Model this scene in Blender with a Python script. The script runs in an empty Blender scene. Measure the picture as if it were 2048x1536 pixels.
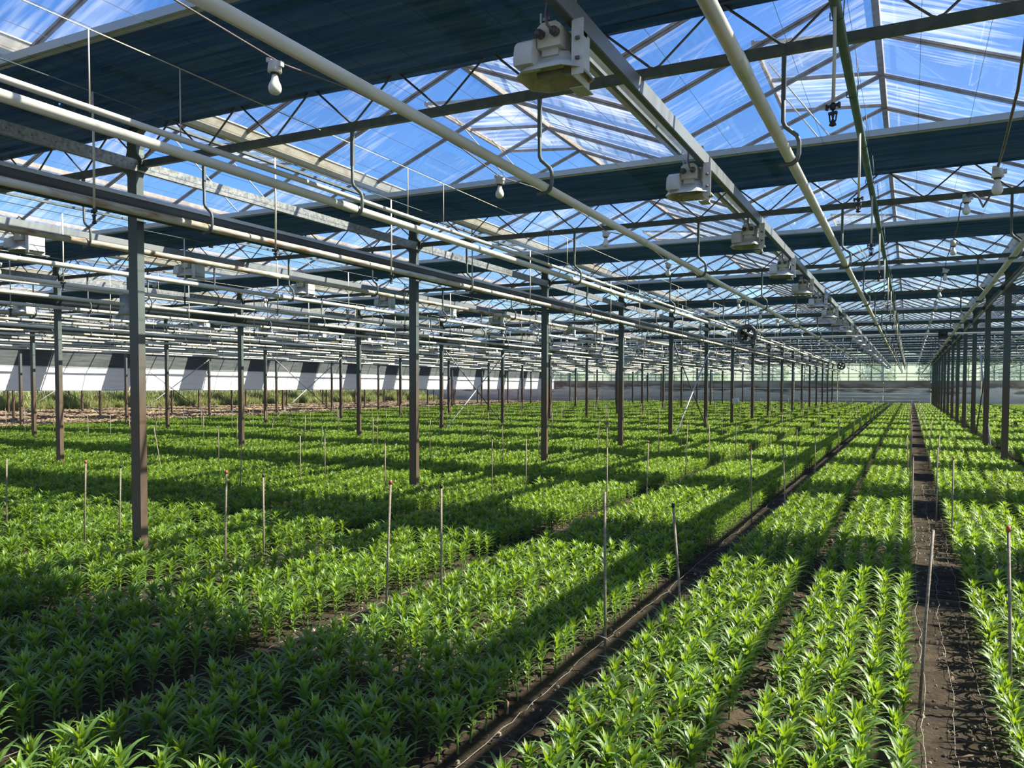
import bpy, math, random
import numpy as np
from mathutils import Vector, Matrix, Euler
SC = bpy.context.scene
ROOT = SC.collection
RAD = math.radians
rnd = random.Random(7)

# ------------------------------------------------------------------ camera
cam_d = bpy.data.cameras.new('camera'); cam = bpy.data.objects.new('camera', cam_d); ROOT.objects.link(cam)
cam_d.sensor_width = 36.0; cam_d.lens = 36.0 * 1587.9 / 2048.0
cam_d.shift_y = (829.8 - 768.0) / 2048.0
cam_d.clip_start = 0.05; cam_d.clip_end = 600
YAW = RAD(26.62)
M = Matrix.Rotation(YAW, 4, 'Z') @ Matrix.Rotation(RAD(90 - 2.034), 4, 'X') @ Matrix.Rotation(RAD(0.171), 4, 'Z')
cam.matrix_world = Matrix.Translation((0, 0, 1.64)) @ M
SC.camera = cam
# ------------------------------------------------------------------ sky, sun, exposure
SUN = Vector((0.90, 0.36, 1.0)).normalized()
w = bpy.data.worlds.new('sky'); SC.world = w; w.use_nodes = True
nt = w.node_tree; nt.nodes.clear()
sky = nt.nodes.new('ShaderNodeTexSky'); sky.sky_type = 'NISHITA'; sky.sun_disc = False
sky.sun_elevation = math.asin(SUN.z); sky.sun_rotation = math.atan2(SUN.x, SUN.y)
sky.altitude = 0; sky.air_density = 1.0; sky.dust_density = 0.6; sky.ozone_density = 3.0
hs = nt.nodes.new('ShaderNodeHueSaturation'); hs.inputs['Saturation'].default_value = 1.34; hs.inputs['Hue'].default_value = 0.512
bg = nt.nodes.new('ShaderNodeBackground'); bg.inputs['Strength'].default_value = 0.118
out = nt.nodes.new('ShaderNodeOutputWorld')
nt.links.new(sky.outputs[0], hs.inputs['Color']); nt.links.new(hs.outputs[0], bg.inputs['Color']); nt.links.new(bg.outputs[0], out.inputs['Surface'])
sd = bpy.data.lights.new('sun', 'SUN'); sd.energy = 8.2; sd.angle = RAD(0.53); sd.color = (1.0, 0.91, 0.76)
so = bpy.data.objects.new('sun', sd); ROOT.objects.link(so)
so.rotation_euler = (-SUN).to_track_quat('-Z', 'Y').to_euler()
so.location = (20, 8, 30)
SC.view_settings.view_transform = 'Standard'; SC.view_settings.look = 'None'
SC.view_settings.gamma = 1.0; SC.view_settings.use_curve_mapping = False
SC.view_settings.exposure = 0.95
SC.cycles.transparent_max_bounces = 20
SC.cycles.max_bounces = 6
SC.cycles.adaptive_threshold = 0.02

# ------------------------------------------------------------------ layout numbers
Y0, D = 5.016, 4.567            # first truss and truss spacing
ZC = 3.65                       # centre of bottom chords
ZT = 4.02                       # top chord / screens
ZG = 4.31                       # eaves of the glass at the gutters
ZR = 5.09                       # ridges
YS, YE = -4.2, 82.6             # start and end of the house
KS = list(range(-1, 17))
BAYS = [(1.72, 8.0), (-6.38, 8.10), (-14.38, 8.0), (-22.38, 8.0), (-30.38, 8.0), (-38.38, 8.0), (-46.38, 8.0), (-54.38, 8.0), (-62.38, 8.0)]
BAYWORD = ['right bay', 'middle bay', 'first left bay', 'second left bay', 'third left bay', 'fourth left bay', 'fifth left bay', 'sixth left bay', 'seventh left bay']
TY = lambda k: Y0 + D * k
ORD = ['nearest', 'second', 'third', 'fourth', 'fifth', 'sixth', 'seventh', 'eighth', 'ninth', 'tenth', 'eleventh', 'twelfth', 'thirteenth', 'fourteenth',
       'fifteenth', 'sixteenth', 'seventeenth', 'eighteenth', 'nineteenth', 'twentieth'] + ['%d-th' % i for i in range(21, 60)]

# ------------------------------------------------------------------ helpers
def tag(o, label=None, cat=None, group=None, kind=None):
    if label: o['label'] = label
    if cat: o['category'] = cat
    if group: o['group'] = group
    if kind: o['kind'] = kind
    return o
def empty(name, loc=(0, 0, 0), rz=0.0):
    o = bpy.data.objects.new(name, None); ROOT.objects.link(o); o.location = loc; o.rotation_euler = (0, 0, rz); o.empty_display_size = 0.1
    return o
def place(name, mesh, parent=None, loc=(0, 0, 0), rot=(0, 0, 0), sc=None):
    o = bpy.data.objects.new(name, mesh); ROOT.objects.link(o)
    if parent is not None: o.parent = parent
    o.location = loc; o.rotation_euler = rot
    if sc is not None: o.scale = sc
    return o
class MB:
    def __init__(s): s.v = []; s.f = []; s.m = []; s.sm = []
    def add(s, vs, fs, mi=0, smooth=False):
        b = len(s.v); s.v += [tuple(p) for p in vs]
        for f in fs: s.f.append(tuple(b + i for i in f)); s.m.append(mi); s.sm.append(smooth)
        return s
    def box(s, x0, x1, y0, y1, z0, z1, mi=0):
        vs = [(x, y, z) for x in (x0, x1) for y in (y0, y1) for z in (z0, z1)]
        return s.add(vs, [(0, 1, 3, 2), (4, 6, 7, 5), (0, 4, 5, 1), (2, 3, 7, 6), (0, 2, 6, 4), (1, 5, 7, 3)], mi)
    def cbox(s, c, d, mi=0):
        return s.box(c[0] - d[0] / 2, c[0] + d[0] / 2, c[1] - d[1] / 2, c[1] + d[1] / 2, c[2] - d[2] / 2, c[2] + d[2] / 2, mi)
    def tube(s, pts, r, n=8, mi=0, caps=True, closed=False, flat=None):
        pts = [Vector(p) for p in pts]; m = len(pts); rings = []
        rr = r if isinstance(r, (list, tuple)) else [r] * m
        up = None
        for i, p in enumerate(pts):
            if closed: t = pts[(i + 1) % m] - pts[i - 1]
            elif i == 0: t = pts[1] - p
            elif i == m - 1: t = p - pts[i - 1]
            else: t = (pts[i + 1] - p).normalized() + (p - pts[i - 1]).normalized()
            t.normalize()
            if up is None:
                up = Vector((0, 0, 1)) if abs(t.z) < 0.9 else Vector((0, 1, 0))
            a = t.cross(up)
            if a.length < 1e-6: a = t.cross(Vector((1, 0, 0)))
            a.normalize(); b = a.cross(t).normalized(); up = b
            ring = []
            for j in range(n):
                an = 2 * math.pi * (j + 0.5) / n
                ca, sa = math.cos(an) * rr[i], math.sin(an) * rr[i]
                if flat: ca *= flat[0]; sa *= flat[1]
                ring.append(p + a * ca + b * sa)
            rings.append(ring)
        vs = [q for r_ in rings for q in r_]; fs = []
        last = m if closed else m - 1
        for i in range(last):
            for j in range(n):
                i2 = (i + 1) % m; j2 = (j + 1) % n
                fs.append((i * n + j, i2 * n + j, i2 * n + j2, i * n + j2))
        if caps and not closed:
            fs.append(tuple(range(n))); fs.append(tuple((m - 1) * n + j for j in reversed(range(n))))
        return s.add(vs, fs, mi, n > 4)
    def lathe(s, prof, n=14, c=(0, 0, 0), mi=0):
        vs = []; fs = []
        for (r, z) in prof:
            for j in range(n):
                a = 2 * math.pi * j / n; vs.append((c[0] + r * math.cos(a), c[1] + r * math.sin(a), c[2] + z))
        for i in range(len(prof) - 1):
            for j in range(n):
                fs.append((i * n + j, i * n + (j + 1) % n, (i + 1) * n + (j + 1) % n, (i + 1) * n + j))
        fs.append(tuple(reversed(range(n)))); fs.append(tuple((len(prof) - 1) * n + j for j in range(n)))
        return s.add(vs, fs, mi, True)
    def prism_y(s, poly, y0, y1, mi=0, smooth=False, capped=True):   # closed xz polygon extruded along y
        n = len(poly); vs = [(x, y0, z) for x, z in poly] + [(x, y1, z) for x, z in poly]
        fs = [(i, (i + 1) % n, n + (i + 1) % n, n + i) for i in range(n)]
        if capped: fs += [tuple(reversed(range(n))), tuple(range(n, 2 * n))]
        return s.add(vs, fs, mi, smooth)
    def loft(s, rings, mi=0, cap0=True, cap1=True, smooth=False):
        n = len(rings[0]); vs = [p for r_ in rings for p in r_]; fs = []
        for i in range(len(rings) - 1):
            for j in range(n): fs.append((i * n + j, i * n + (j + 1) % n, (i + 1) * n + (j + 1) % n, (i + 1) * n + j))
        if cap0: fs.append(tuple(reversed(range(n))))
        if cap1: fs.append(tuple((len(rings) - 1) * n + j for j in range(n)))
        return s.add(vs, fs, mi, smooth)
    def mesh(s, name, *mats):
        me = bpy.data.meshes.new(name); me.from_pydata(s.v, [], s.f)
        for m in mats: me.materials.append(m)
        if len(mats) > 1: me.polygons.foreach_set('material_index', s.m)
        me.polygons.foreach_set('use_smooth', s.sm)
        me.update(); return me

# ------------------------------------------------------------------ materials
def mat(name, col=(0.5, 0.5, 0.5), rough=0.5, metal=0.0, var=None, scale=8.0, stretch=(1, 1, 1), bump=0.0, spec=0.5, obj=True, lo=0.35, hi=0.65, detail=4):
    m = bpy.data.materials.new(name); m.use_nodes = True; n = m.node_tree; p = n.nodes['Principled BSDF']
    p.inputs['Base Color'].default_value = (*col, 1); p.inputs['Roughness'].default_value = rough; p.inputs['Metallic'].default_value = metal
    p.inputs['Specular IOR Level'].default_value = spec
    if var or bump:
        tc = n.nodes.new('ShaderNodeTexCoord'); mp = n.nodes.new('ShaderNodeMapping'); mp.inputs['Scale'].default_value = stretch
        n.links.new(tc.outputs['Object'] if obj else tc.outputs['Generated'], mp.inputs['Vector'])
        no = n.nodes.new('ShaderNodeTexNoise'); no.inputs['Scale'].default_value = scale; no.inputs['Detail'].default_value = detail
        n.links.new(mp.outputs[0], no.inputs['Vector'])
        if var:
            cr = n.nodes.new('ShaderNodeValToRGB'); cr.color_ramp.elements[0].position = lo; cr.color_ramp.elements[1].position = hi
            cr.color_ramp.elements[0].color = (*col, 1); cr.color_ramp.elements[1].color = (*var, 1)
            n.links.new(no.outputs['Fac'], cr.inputs['Fac']); n.links.new(cr.outputs[0], p.inputs['Base Color'])
        if bump:
            bp = n.nodes.new('ShaderNodeBump'); bp.inputs['Strength'].default_value = bump; bp.inputs['Distance'].default_value = 0.02
            n.links.new(no.outputs['Fac'], bp.inputs['Height']); n.links.new(bp.outputs[0], p.inputs['Normal'])
    return m
def srgb(r, g, b):
    f = lambda c: (c / 255 / 12.92) if c / 255 <= 0.04045 else ((c / 255 + 0.055) / 1.055) ** 2.4
    return (f(r), f(g), f(b))
M_STEEL = mat('galvanised_steel', (0.10, 0.125, 0.13), 0.55, 0.25, (0.15, 0.175, 0.175), 14, bump=0.1)
M_STRUT = mat('strut_steel', (0.10, 0.105, 0.12), 0.4, 0.5, (0.16, 0.16, 0.17), 20)
M_BEAM = mat('perforated_zinc', (0.17, 0.19, 0.19), 0.5, 0.35, (0.34, 0.35, 0.34), 30)
M_PIPE = mat('pale_pipe_paint', (0.58, 0.58, 0.51), 0.42, 0.0, (0.72, 0.70, 0.61), 3.0, (6, 1, 6), bump=0.03)
M_PIPER = mat('rusty_pipe_paint', (0.56, 0.54, 0.46), 0.5, 0.0, (0.30, 0.17, 0.08), 3.5, (5, 1, 5), lo=0.50, hi=0.68)
M_COLLAR = mat('pipe_collar', (0.62, 0.62, 0.58), 0.35, 0.2)
M_GREEN = mat('green_pipe', (0.07, 0.15, 0.12), 0.4, 0.1, (0.13, 0.20, 0.16), 6)
M_DUCT = mat('dark_channel', (0.035, 0.045, 0.055), 0.5, 0.2, (0.06, 0.07, 0.08), 6, (1, 0.3, 1))
M_LIP = mat('channel_lip', (0.38, 0.40, 0.39), 0.4, 0.4)
M_GUT = mat('cream_gutter', (0.52, 0.49, 0.40), 0.5, 0.15, (0.40, 0.34, 0.24), 5, (4, 1, 4), lo=0.45, hi=0.7)
M_BAR = mat('glazing_bar_alu', (0.36, 0.32, 0.27), 0.5, 0.2, (0.26, 0.20, 0.16), 9)
M_WHITE = mat('white_housing', (0.66, 0.67, 0.64), 0.45, 0.0, (0.52, 0.52, 0.48), 9)
M_WHITE2 = mat('yellowed_housing', (0.60, 0.58, 0.47), 0.5)
M_REFL = mat('reflector', (0.50, 0.45, 0.36), 0.35, 0.6, (0.38, 0.35, 0.29), 26, bump=0.25)
M_BLACK = mat('black_plastic', (0.02, 0.022, 0.024), 0.5)
M_BROWNCAB = mat('grey_cable', (0.16, 0.13, 0.13), 0.5)
M_PALECAB = mat('pale_cable', (0.45, 0.42, 0.33), 0.5)
M_WIRE = mat('screen_wire', (0.05, 0.055, 0.07), 0.5, 0.3)
M_PROF = mat('screen_profile', (0.42, 0.46, 0.47), 0.4, 0.3)
M_TUBE = mat('cream_tube', (0.55, 0.53, 0.42), 0.5)
M_STAKE = mat('stake_wood', (0.15, 0.115, 0.08), 0.65, 0.0, (0.26, 0.22, 0.175), 10, (1, 1, 6))
M_CAPR = mat('red_cap', (0.40, 0.09, 0.06), 0.5)
M_CAPB = mat('black_cap', (0.015, 0.015, 0.015), 0.5)
M_TWINE = mat('white_twine', (0.36, 0.34, 0.29), 0.7)
M_TWIG = mat('dry_twig', (0.22, 0.13, 0.08), 0.8, var=(0.35, 0.25, 0.17))
M_FOOT = mat('concrete_foot', (0.30, 0.27, 0.23), 0.9, bump=0.3)

# post: zinc above, brown weathered below (the stain belongs to the post)
M_POST = mat('post_steel', (0.16, 0.18, 0.17), 0.55, 0.2)
n = M_POST.node_tree; p = n.nodes['Principled BSDF']
tc = n.nodes.new('ShaderNodeTexCoord'); sp = n.nodes.new('ShaderNodeSeparateXYZ'); n.links.new(tc.outputs['Object'], sp.inputs[0])
no = n.nodes.new('ShaderNodeTexNoise'); no.inputs['Scale'].default_value = 7; n.links.new(tc.outputs['Object'], no.inputs['Vector'])
ma = n.nodes.new('ShaderNodeMath'); ma.operation = 'MULTIPLY_ADD'; ma.inputs[1].default_value = 0.6; n.links.new(no.outputs['Fac'], ma.inputs[0]); n.links.new(sp.outputs['Z'], ma.inputs[2])
mr = n.nodes.new('ShaderNodeMapRange'); mr.inputs['From Min'].default_value = 1.7; mr.inputs['From Max'].default_value = 2.5; n.links.new(ma.outputs[0], mr.inputs['Value'])
cr = n.nodes.new('ShaderNodeValToRGB'); cr.color_ramp.elements[0].color = (0.10, 0.066, 0.045, 1); cr.color_ramp.elements[1].color = (0.085, 0.11, 0.108, 1)
n.links.new(mr.outputs[0], cr.inputs['Fac']); n.links.new(cr.outputs[0], p.inputs['Base Color'])

# glass: clear, with streaky lime and dust running down the slope
def glass(name, dirt_lo=0.02, dirt_hi=0.42, sc=(3.0, 16.0, 3.0), tint=(0.93, 0.965, 0.97), col=(0.75, 0.80, 0.83), base=0.5):
    m = bpy.data.materials.new(name); m.use_nodes = True; n = m.node_tree; n.nodes.clear()
    o = n.nodes.new('ShaderNodeOutputMaterial'); tr = n.nodes.new('ShaderNodeBsdfTransparent'); tr.inputs[0].default_value = (*tint, 1)
    gl = n.nodes.new('ShaderNodeBsdfGlossy'); gl.inputs['Roughness'].default_value = 0.03; gl.inputs[0].default_value = (0.9, 0.9, 0.9, 1)
    di = n.nodes.new('ShaderNodeBsdfDiffuse'); di.inputs[0].default_value = (*col, 1)
    tl = n.nodes.new('ShaderNodeBsdfTranslucent'); tl.inputs[0].default_value = (*col, 1)
    md = n.nodes.new('ShaderNodeMixShader'); md.inputs[0].default_value = 0.6; n.links.new(di.outputs[0], md.inputs[1]); n.links.new(tl.outputs[0], md.inputs[2])
    fr = n.nodes.new('ShaderNodeLayerWeight'); pw = n.nodes.new('ShaderNodeMath'); pw.operation = 'POWER'; pw.inputs[1].default_value = 5.0; n.links.new(fr.outputs['Facing'], pw.inputs[0])
    fm_ = n.nodes.new('ShaderNodeMath'); fm_.operation = 'MULTIPLY_ADD'; fm_.inputs[1].default_value = 0.85; fm_.inputs[2].default_value = 0.06; n.links.new(pw.outputs[0], fm_.inputs[0])
    m1 = n.nodes.new('ShaderNodeMixShader'); n.links.new(fm_.outputs[0], m1.inputs[0]); n.links.new(tr.outputs[0], m1.inputs[1]); n.links.new(gl.outputs[0], m1.inputs[2])
    tc = n.nodes.new('ShaderNodeTexCoord'); geo = n.nodes.new('ShaderNodeNewGeometry')
    mp = n.nodes.new('ShaderNodeMapping'); mp.inputs['Scale'].default_value = sc; n.links.new(geo.outputs['Position'], mp.inputs['Vector'])
    no = n.nodes.new('ShaderNodeTexNoise'); no.inputs['Scale'].default_value = 1.0; no.inputs['Detail'].default_value = 6; no.inputs['Distortion'].default_value = 0.3
    n.links.new(mp.outputs[0], no.inputs['Vector'])
    no2 = n.nodes.new('ShaderNodeTexNoise'); no2.inputs['Scale'].default_value = 0.8; n.links.new(geo.outputs['Position'], no2.inputs['Vector'])
    mu = n.nodes.new('ShaderNodeMath'); mu.operation = 'MULTIPLY'; n.links.new(no.outputs['Fac'], mu.inputs[0]); n.links.new(no2.outputs['Fac'], mu.inputs[1])
    mr = n.nodes.new('ShaderNodeMapRange'); mr.inputs['From Min'].default_value = 0.24; mr.inputs['From Max'].default_value = 0.42
    mr.inputs['To Min'].default_value = dirt_lo; mr.inputs['To Max'].default_value = dirt_hi; n.links.new(mu.outputs[0], mr.inputs['Value'])
    m2 = n.nodes.new('ShaderNodeMixShader'); n.links.new(mr.outputs[0], m2.inputs[0]); n.links.new(m1.outputs[0], m2.inputs[1]); n.links.new(md.outputs[0], m2.inputs[2])
    n.links.new(m2.outputs[0], o.inputs['Surface']); return m
M_GLASS = glass('roof_glass', 0.03, 0.40, (1.2, 14.0, 1.2))
M_GLASSV = glass('vent_glass', 0.06, 0.5, (1.2, 11.0, 1.2))
M_GLASSW = glass('wall_glass', 0.38, 0.62, (5.0, 1.0, 1.5), (0.86, 0.95, 0.90), (0.70, 0.80, 0.75))

# shade screen cloth
M_CLOTH = bpy.data.materials.new('screen_cloth'); M_CLOTH.use_nodes = True; n = M_CLOTH.node_tree; p = n.nodes['Principled BSDF']
p.inputs['Base Color'].default_value = (0.012, 0.028, 0.055, 1); p.inputs['Roughness'].default_value = 0.65; p.inputs['Specular IOR Level'].default_value = 0.35
tc = n.nodes.new('ShaderNodeTexCoord'); mp = n.nodes.new('ShaderNodeMapping'); mp.inputs['Scale'].default_value = (0.6, 22, 1); n.links.new(tc.outputs['Object'], mp.inputs[0])
no = n.nodes.new('ShaderNodeTexNoise'); no.inputs['Scale'].default_value = 1.5; no.inputs['Detail'].default_value = 3; n.links.new(mp.outputs[0], no.inputs['Vector'])
cr = n.nodes.new('ShaderNodeValToRGB'); cr.color_ramp.elements[0].position = 0.4; cr.color_ramp.elements[1].position = 0.68
cr.color_ramp.elements[0].color = (0.036, 0.125, 0.34, 1); cr.color_ramp.elements[1].color = (0.13, 0.23, 0.44, 1)
n.links.new(no.outputs['Fac'], cr.inputs[0]); n.links.new(cr.outputs[0], p.inputs['Base Color'])
tl = n.nodes.new('ShaderNodeBsdfTranslucent'); tl.inputs[0].default_value = (0.03, 0.09, 0.24, 1); mxc = n.nodes.new('ShaderNodeMixShader'); mxc.inputs[0].default_value = 0.015
n.links.new(p.outputs[0], mxc.inputs[1]); n.links.new(tl.outputs[0], mxc.inputs[2]); n.links.new(mxc.outputs[0], n.nodes['Material Output'].inputs['Surface'])

def leafmat(name, base, trans, mix=0.38, rough=0.46):
    m = bpy.data.materials.new(name); m.use_nodes = True; n = m.node_tree; p = n.nodes['Principled BSDF']; o = n.nodes['Material Output']
    p.inputs['Roughness'].default_value = rough; p.inputs['Specular IOR Level'].default_value = 0.9
    oi = n.nodes.new('ShaderNodeObjectInfo'); hv = n.nodes.new('ShaderNodeHueSaturation')
    mr = n.nodes.new('ShaderNodeMapRange'); mr.inputs['To Min'].default_value = 0.75; mr.inputs['To Max'].default_value = 1.22; n.links.new(oi.outputs['Random'], mr.inputs['Value'])
    hv.inputs['Color'].default_value = (*base, 1); n.links.new(mr.outputs[0], hv.inputs['Value']); n.links.new(hv.outputs[0], p.inputs['Base Color'])
    tl = n.nodes.new('ShaderNodeBsdfTranslucent'); tl.inputs[0].default_value = (*trans, 1)
    mx = n.nodes.new('ShaderNodeMixShader'); mx.inputs[0].default_value = mix; n.links.new(p.outputs[0], mx.inputs[1]); n.links.new(tl.outputs[0], mx.inputs[2])
    n.links.new(mx.outputs[0], o.inputs['Surface']); return m
M_LEAF = leafmat('lily_leaf', (0.112, 0.212, 0.048), (0.34, 0.52, 0.025))
M_YOUNG = leafmat('lily_young_leaf', (0.150, 0.250, 0.030), (0.40, 0.58, 0.015), 0.40)
M_STEM = leafmat('lily_stem', (0.13, 0.22, 0.05), (0.2, 0.35, 0.04), 0.15)
M_WEED = leafmat('weed_leaf', (0.17, 0.25, 0.06), (0.42, 0.50, 0.10), 0.35, 0.6)
M_WEEDY = leafmat('dry_weed', (0.32, 0.29, 0.14), (0.4, 0.38, 0.15), 0.3, 0.7)
M_TREE = leafmat('tree_leaf', (0.08, 0.18, 0.04), (0.25, 0.4, 0.06), 0.35, 0.6)

M_SOIL = bpy.data.materials.new('soil'); M_SOIL.use_nodes = True; n = M_SOIL.node_tree; p = n.nodes['Principled BSDF']; p.inputs['Roughness'].default_value = 0.95; p.inputs['Specular IOR Level'].default_value = 0.15
tc = n.nodes.new('ShaderNodeNewGeometry')
n1 = n.nodes.new('ShaderNodeTexNoise'); n1.inputs['Scale'].default_value = 6; n1.inputs['Detail'].default_value = 8; n1.inputs['Roughness'].default_value = 0.7
n2 = n.nodes.new('ShaderNodeTexNoise'); n2.inputs['Scale'].default_value = 60; n2.inputs['Detail'].default_value = 6
for q in (n1, n2): n.links.new(tc.outputs['Position'], q.inputs['Vector'])
cr = n.nodes.new('ShaderNodeValToRGB'); e = cr.color_ramp.elements; e[0].position = 0.35; e[0].color = (0.012, 0.010, 0.007, 1); e[1].position = 0.62; e[1].color = (0.066, 0.050, 0.034, 1)
e2 = e.new(0.78); e2.color = (0.16, 0.12, 0.082, 1)
mx = n.nodes.new('ShaderNodeMath'); mx.operation = 'MULTIPLY_ADD'; mx.inputs[1].default_value = 0.4; mx.inputs[2].default_value = 0.0
ad = n.nodes.new('ShaderNodeMath'); ad.operation = 'MULTIPLY_ADD'; ad.inputs[1].default_value = 0.65; n.links.new(n2.outputs['Fac'], mx.inputs[0]); n.links.new(n1.outputs['Fac'], ad.inputs[0]); n.links.new(mx.outputs[0], ad.inputs[2])
# left of the crop the ground is bare, drier and browner
sp = n.nodes.new('ShaderNodeSeparateXYZ'); n.links.new(tc.outputs['Position'], sp.inputs[0])
mr = n.nodes.new('ShaderNodeMapRange'); mr.inputs['From Min'].default_value = -30; mr.inputs['From Max'].default_value = -33; n.links.new(sp.outputs['X'], mr.inputs['Value'])
cb = n.nodes.new('ShaderNodeValToRGB'); e = cb.color_ramp.elements; e[0].position = 0.38; e[0].color = (0.09, 0.058, 0.036, 1); e[1].position = 0.62; e[1].color = (0.34, 0.23, 0.14, 1)
n3 = n.nodes.new('ShaderNodeTexNoise'); n3.inputs['Scale'].default_value = 1.2; n3.inputs['Detail'].default_value = 6; n.links.new(tc.outputs['Position'], n3.inputs['Vector']); n.links.new(n3.outputs['Fac'], cb.inputs[0])
mc = n.nodes.new('ShaderNodeMix'); mc.data_type = 'RGBA'
n.links.new(ad.outputs[0], cr.inputs[0]); n.links.new(mr.outputs[0], mc.inputs['Factor']); n.links.new(cr.outputs[0], mc.inputs[6]); n.links.new(cb.outputs[0], mc.inputs[7]); n.links.new(mc.outputs[2], p.inputs['Base Color'])
bp = n.nodes.new('ShaderNodeBump'); bp.inputs['Strength'].default_value = 0.8; bp.inputs['Distance'].default_value = 0.02; n.links.new(ad.outputs[0], bp.inputs['Height']); n.links.new(bp.outputs[0], p.inputs['Normal'])

# ------------------------------------------------------------------ ground
def fbm(x, y, seed=0):
    r = np.random.RandomState(seed); z = np.zeros_like(x); a = 1.0; f = 2.2
    for i in range(6):
        for j in range(3):
            th = r.uniform(0, 6.28); ph = r.uniform(0, 6.28)
            z += a * np.sin(f * (x * math.cos(th) + y * math.sin(th)) + ph) / 3
        a *= 0.62; f *= 1.9
    return z
def grid_mesh(name, x0, x1, y0, y1, step, amp, mats, z0=0.0, fade=0.4):
    xs = np.arange(x0, x1 + step / 2, step); ys = np.arange(y0, y1 + step / 2, step)
    X, Y = np.meshgrid(xs, ys); Z = z0 + amp * fbm(X, Y, 3)
    r = np.random.RandomState(5); Z += (r.rand(*Z.shape) - 0.5) * amp * 0.9
    ed = np.minimum(np.minimum(X - x0, x1 - X), np.minimum(Y - y0, y1 - Y)); Z = np.where(ed < fade, z0 * 0 + (Z) * np.clip(ed / fade, 0, 1) + 0.0, Z)
    nx, ny = len(xs), len(ys); V = np.stack([X, Y, Z], -1).reshape(-1, 3)
    i = np.arange(ny - 1)[:, None] * nx + np.arange(nx - 1)[None, :]
    F = np.stack([i, i + 1, i + 1 + nx, i + nx], -1).reshape(-1, 4)
    me = bpy.data.meshes.new(name); me.from_pydata(V.tolist(), [], F.tolist()); me.materials.append(mats)
    me.polygons.foreach_set('use_smooth', [True] * len(me.polygons)); me.update(); return me
gm = MB().add([(-140, -12, -0.03), (40, -12, -0.03), (40, 160, -0.03), (-140, 160, -0.03)], [(0, 1, 2, 3)]).mesh('ground', M_SOIL)
ground = tag(place('ground', gm), 'dark brown greenhouse soil floor under the beds', kind='structure')
tag(place('floor_soil', grid_mesh('floor_soil', -6.0, 2.6, 1.0, 17.0, 0.04, 0.011, M_SOIL)), 'crumbly dark soil of the walking paths between beds', kind='structure')

# ------------------------------------------------------------------ posts
def post_mesh():
    b = MB().box(-0.060, 0.060, -0.037, 0.037, 0.0, ZC - 0.10); return b.mesh('post_shaft', M_POST)
hp = [(-0.062, ZC - 0.10), (0.062, ZC - 0.10), (0.075, ZC - 0.07), (0.135, ZC - 0.03), (0.135, ZC + 0.035), (0.075, ZC + 0.09), (0.06, ZC + 0.14), (0.06, ZC + 0.24),
      (0.08, ZC + 0.29), (0.14, ZC + 0.335), (0.14, ZC + 0.42), (0.07, ZC + 0.46), (0.07, ZG - 0.03), (-0.07, ZG - 0.03), (-0.07, ZC + 0.46), (-0.14, ZC + 0.42), (-0.14, ZC + 0.335), (-0.08, ZC + 0.29),
      (-0.06, ZC + 0.24), (-0.06, ZC + 0.14), (-0.075, ZC + 0.09), (-0.135, ZC + 0.035), (-0.135, ZC - 0.03), (-0.075, ZC - 0.07)]
PM = post_mesh(); PH = MB().prism_y(hp, -0.038, 0.038).mesh('post_head', M_POST)
PF = MB().loft([[(-.14, -.12, -.03), (.14, -.12, -.03), (.14, .12, -.03), (-.14, .12, -.03)], [(-.11, -.10, .07), (.11, -.10, .07), (.11, .10, .07), (-.11, .10, .07)]]).mesh('concrete_foot', M_FOOT)
PB = MB().box(-0.085, 0.085, -0.042, -0.037, ZC - 0.35, ZC - 0.335).mesh('clip', M_STEEL); PB2 = MB().box(0.03, 0.13, -0.064, -0.042, ZC - 0.37, ZC - 0.325).mesh('clip_tab', M_STEEL)
PROWS = [(1.72, 'row right of the soil path'), (-6.38, 'nearest row left of the soil path'), (-14.38, 'second row left'), (-22.38, 'third row left'), (-30.38, 'fourth row left'),
         (-38.38, 'row behind the white curtain'), (-46.38, 'second row behind the curtain'), (-54.38, 'last row behind the curtain')]
for ri, (x, wd) in enumerate(PROWS):
    for k in KS:
        if k < 0 and ri > 0: continue
        y = TY(k); px = x - 0.0
        if ri == 0 and k < 2: continue
        t = empty('steel_post', (px, y, 0)); tag(t, 'flat galvanised steel post, %s in the %s' % (ORD[max(k - (2 if ri == 0 else 0), 0)], wd), 'post', 'posts of the ' + wd)
        place('shaft', PM, t); place('head_plate', PH, t); place('foot', PF, t)
        if ri in (0, 1) and k < 4: place('clip', PB, t); place('clip_tab', PB2, t)
# ------------------------------------------------------------------ trusses
NODE0 = 0.08
def strut_pts(i):   # two struts from bottom node i
    xb = NODE0 + 0.8 * i; return [((xb + 0.028, 0, ZC + 0.032), (xb + 0.372, 0, ZT - 0.03)), ((xb + 0.772, 0, ZC + 0.032), (xb + 0.428, 0, ZT - 0.03))]
ST_A = MB().tube([(0.0, 0, 0), (0.028, 0, 0.006), (0.372, 0, ZT - ZC - 0.062 - 0.004), (0.402, 0, ZT - ZC - 0.062)], 0.0085, 6).mesh('strut', M_STRUT)
ST_B = MB().tube([(0.4 - 0.002, 0, 0), (0.372, 0, 0.006), (0.028, 0, ZT - ZC - 0.062 - 0.004), (-0.002, 0, ZT - ZC - 0.062)], 0.0085, 6).mesh('strut_back', M_STRUT)
def chord_mesh(wd, z, h, nm): return MB().box(-0.02, wd + 0.02, -0.021, 0.021, z - h / 2, z + h / 2).mesh(nm, M_STEEL)
CH = {8.0: (chord_mesh(8.0, ZC, 0.06, 'bottom_chord'), chord_mesh(8.0, ZT + 0.0, 0.05, 'top_chord')), 8.10: (chord_mesh(8.1, ZC, 0.06, 'bottom_chord'), chord_mesh(8.1, ZT, 0.05, 'top_chord'))}
lat = MB()
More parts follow.
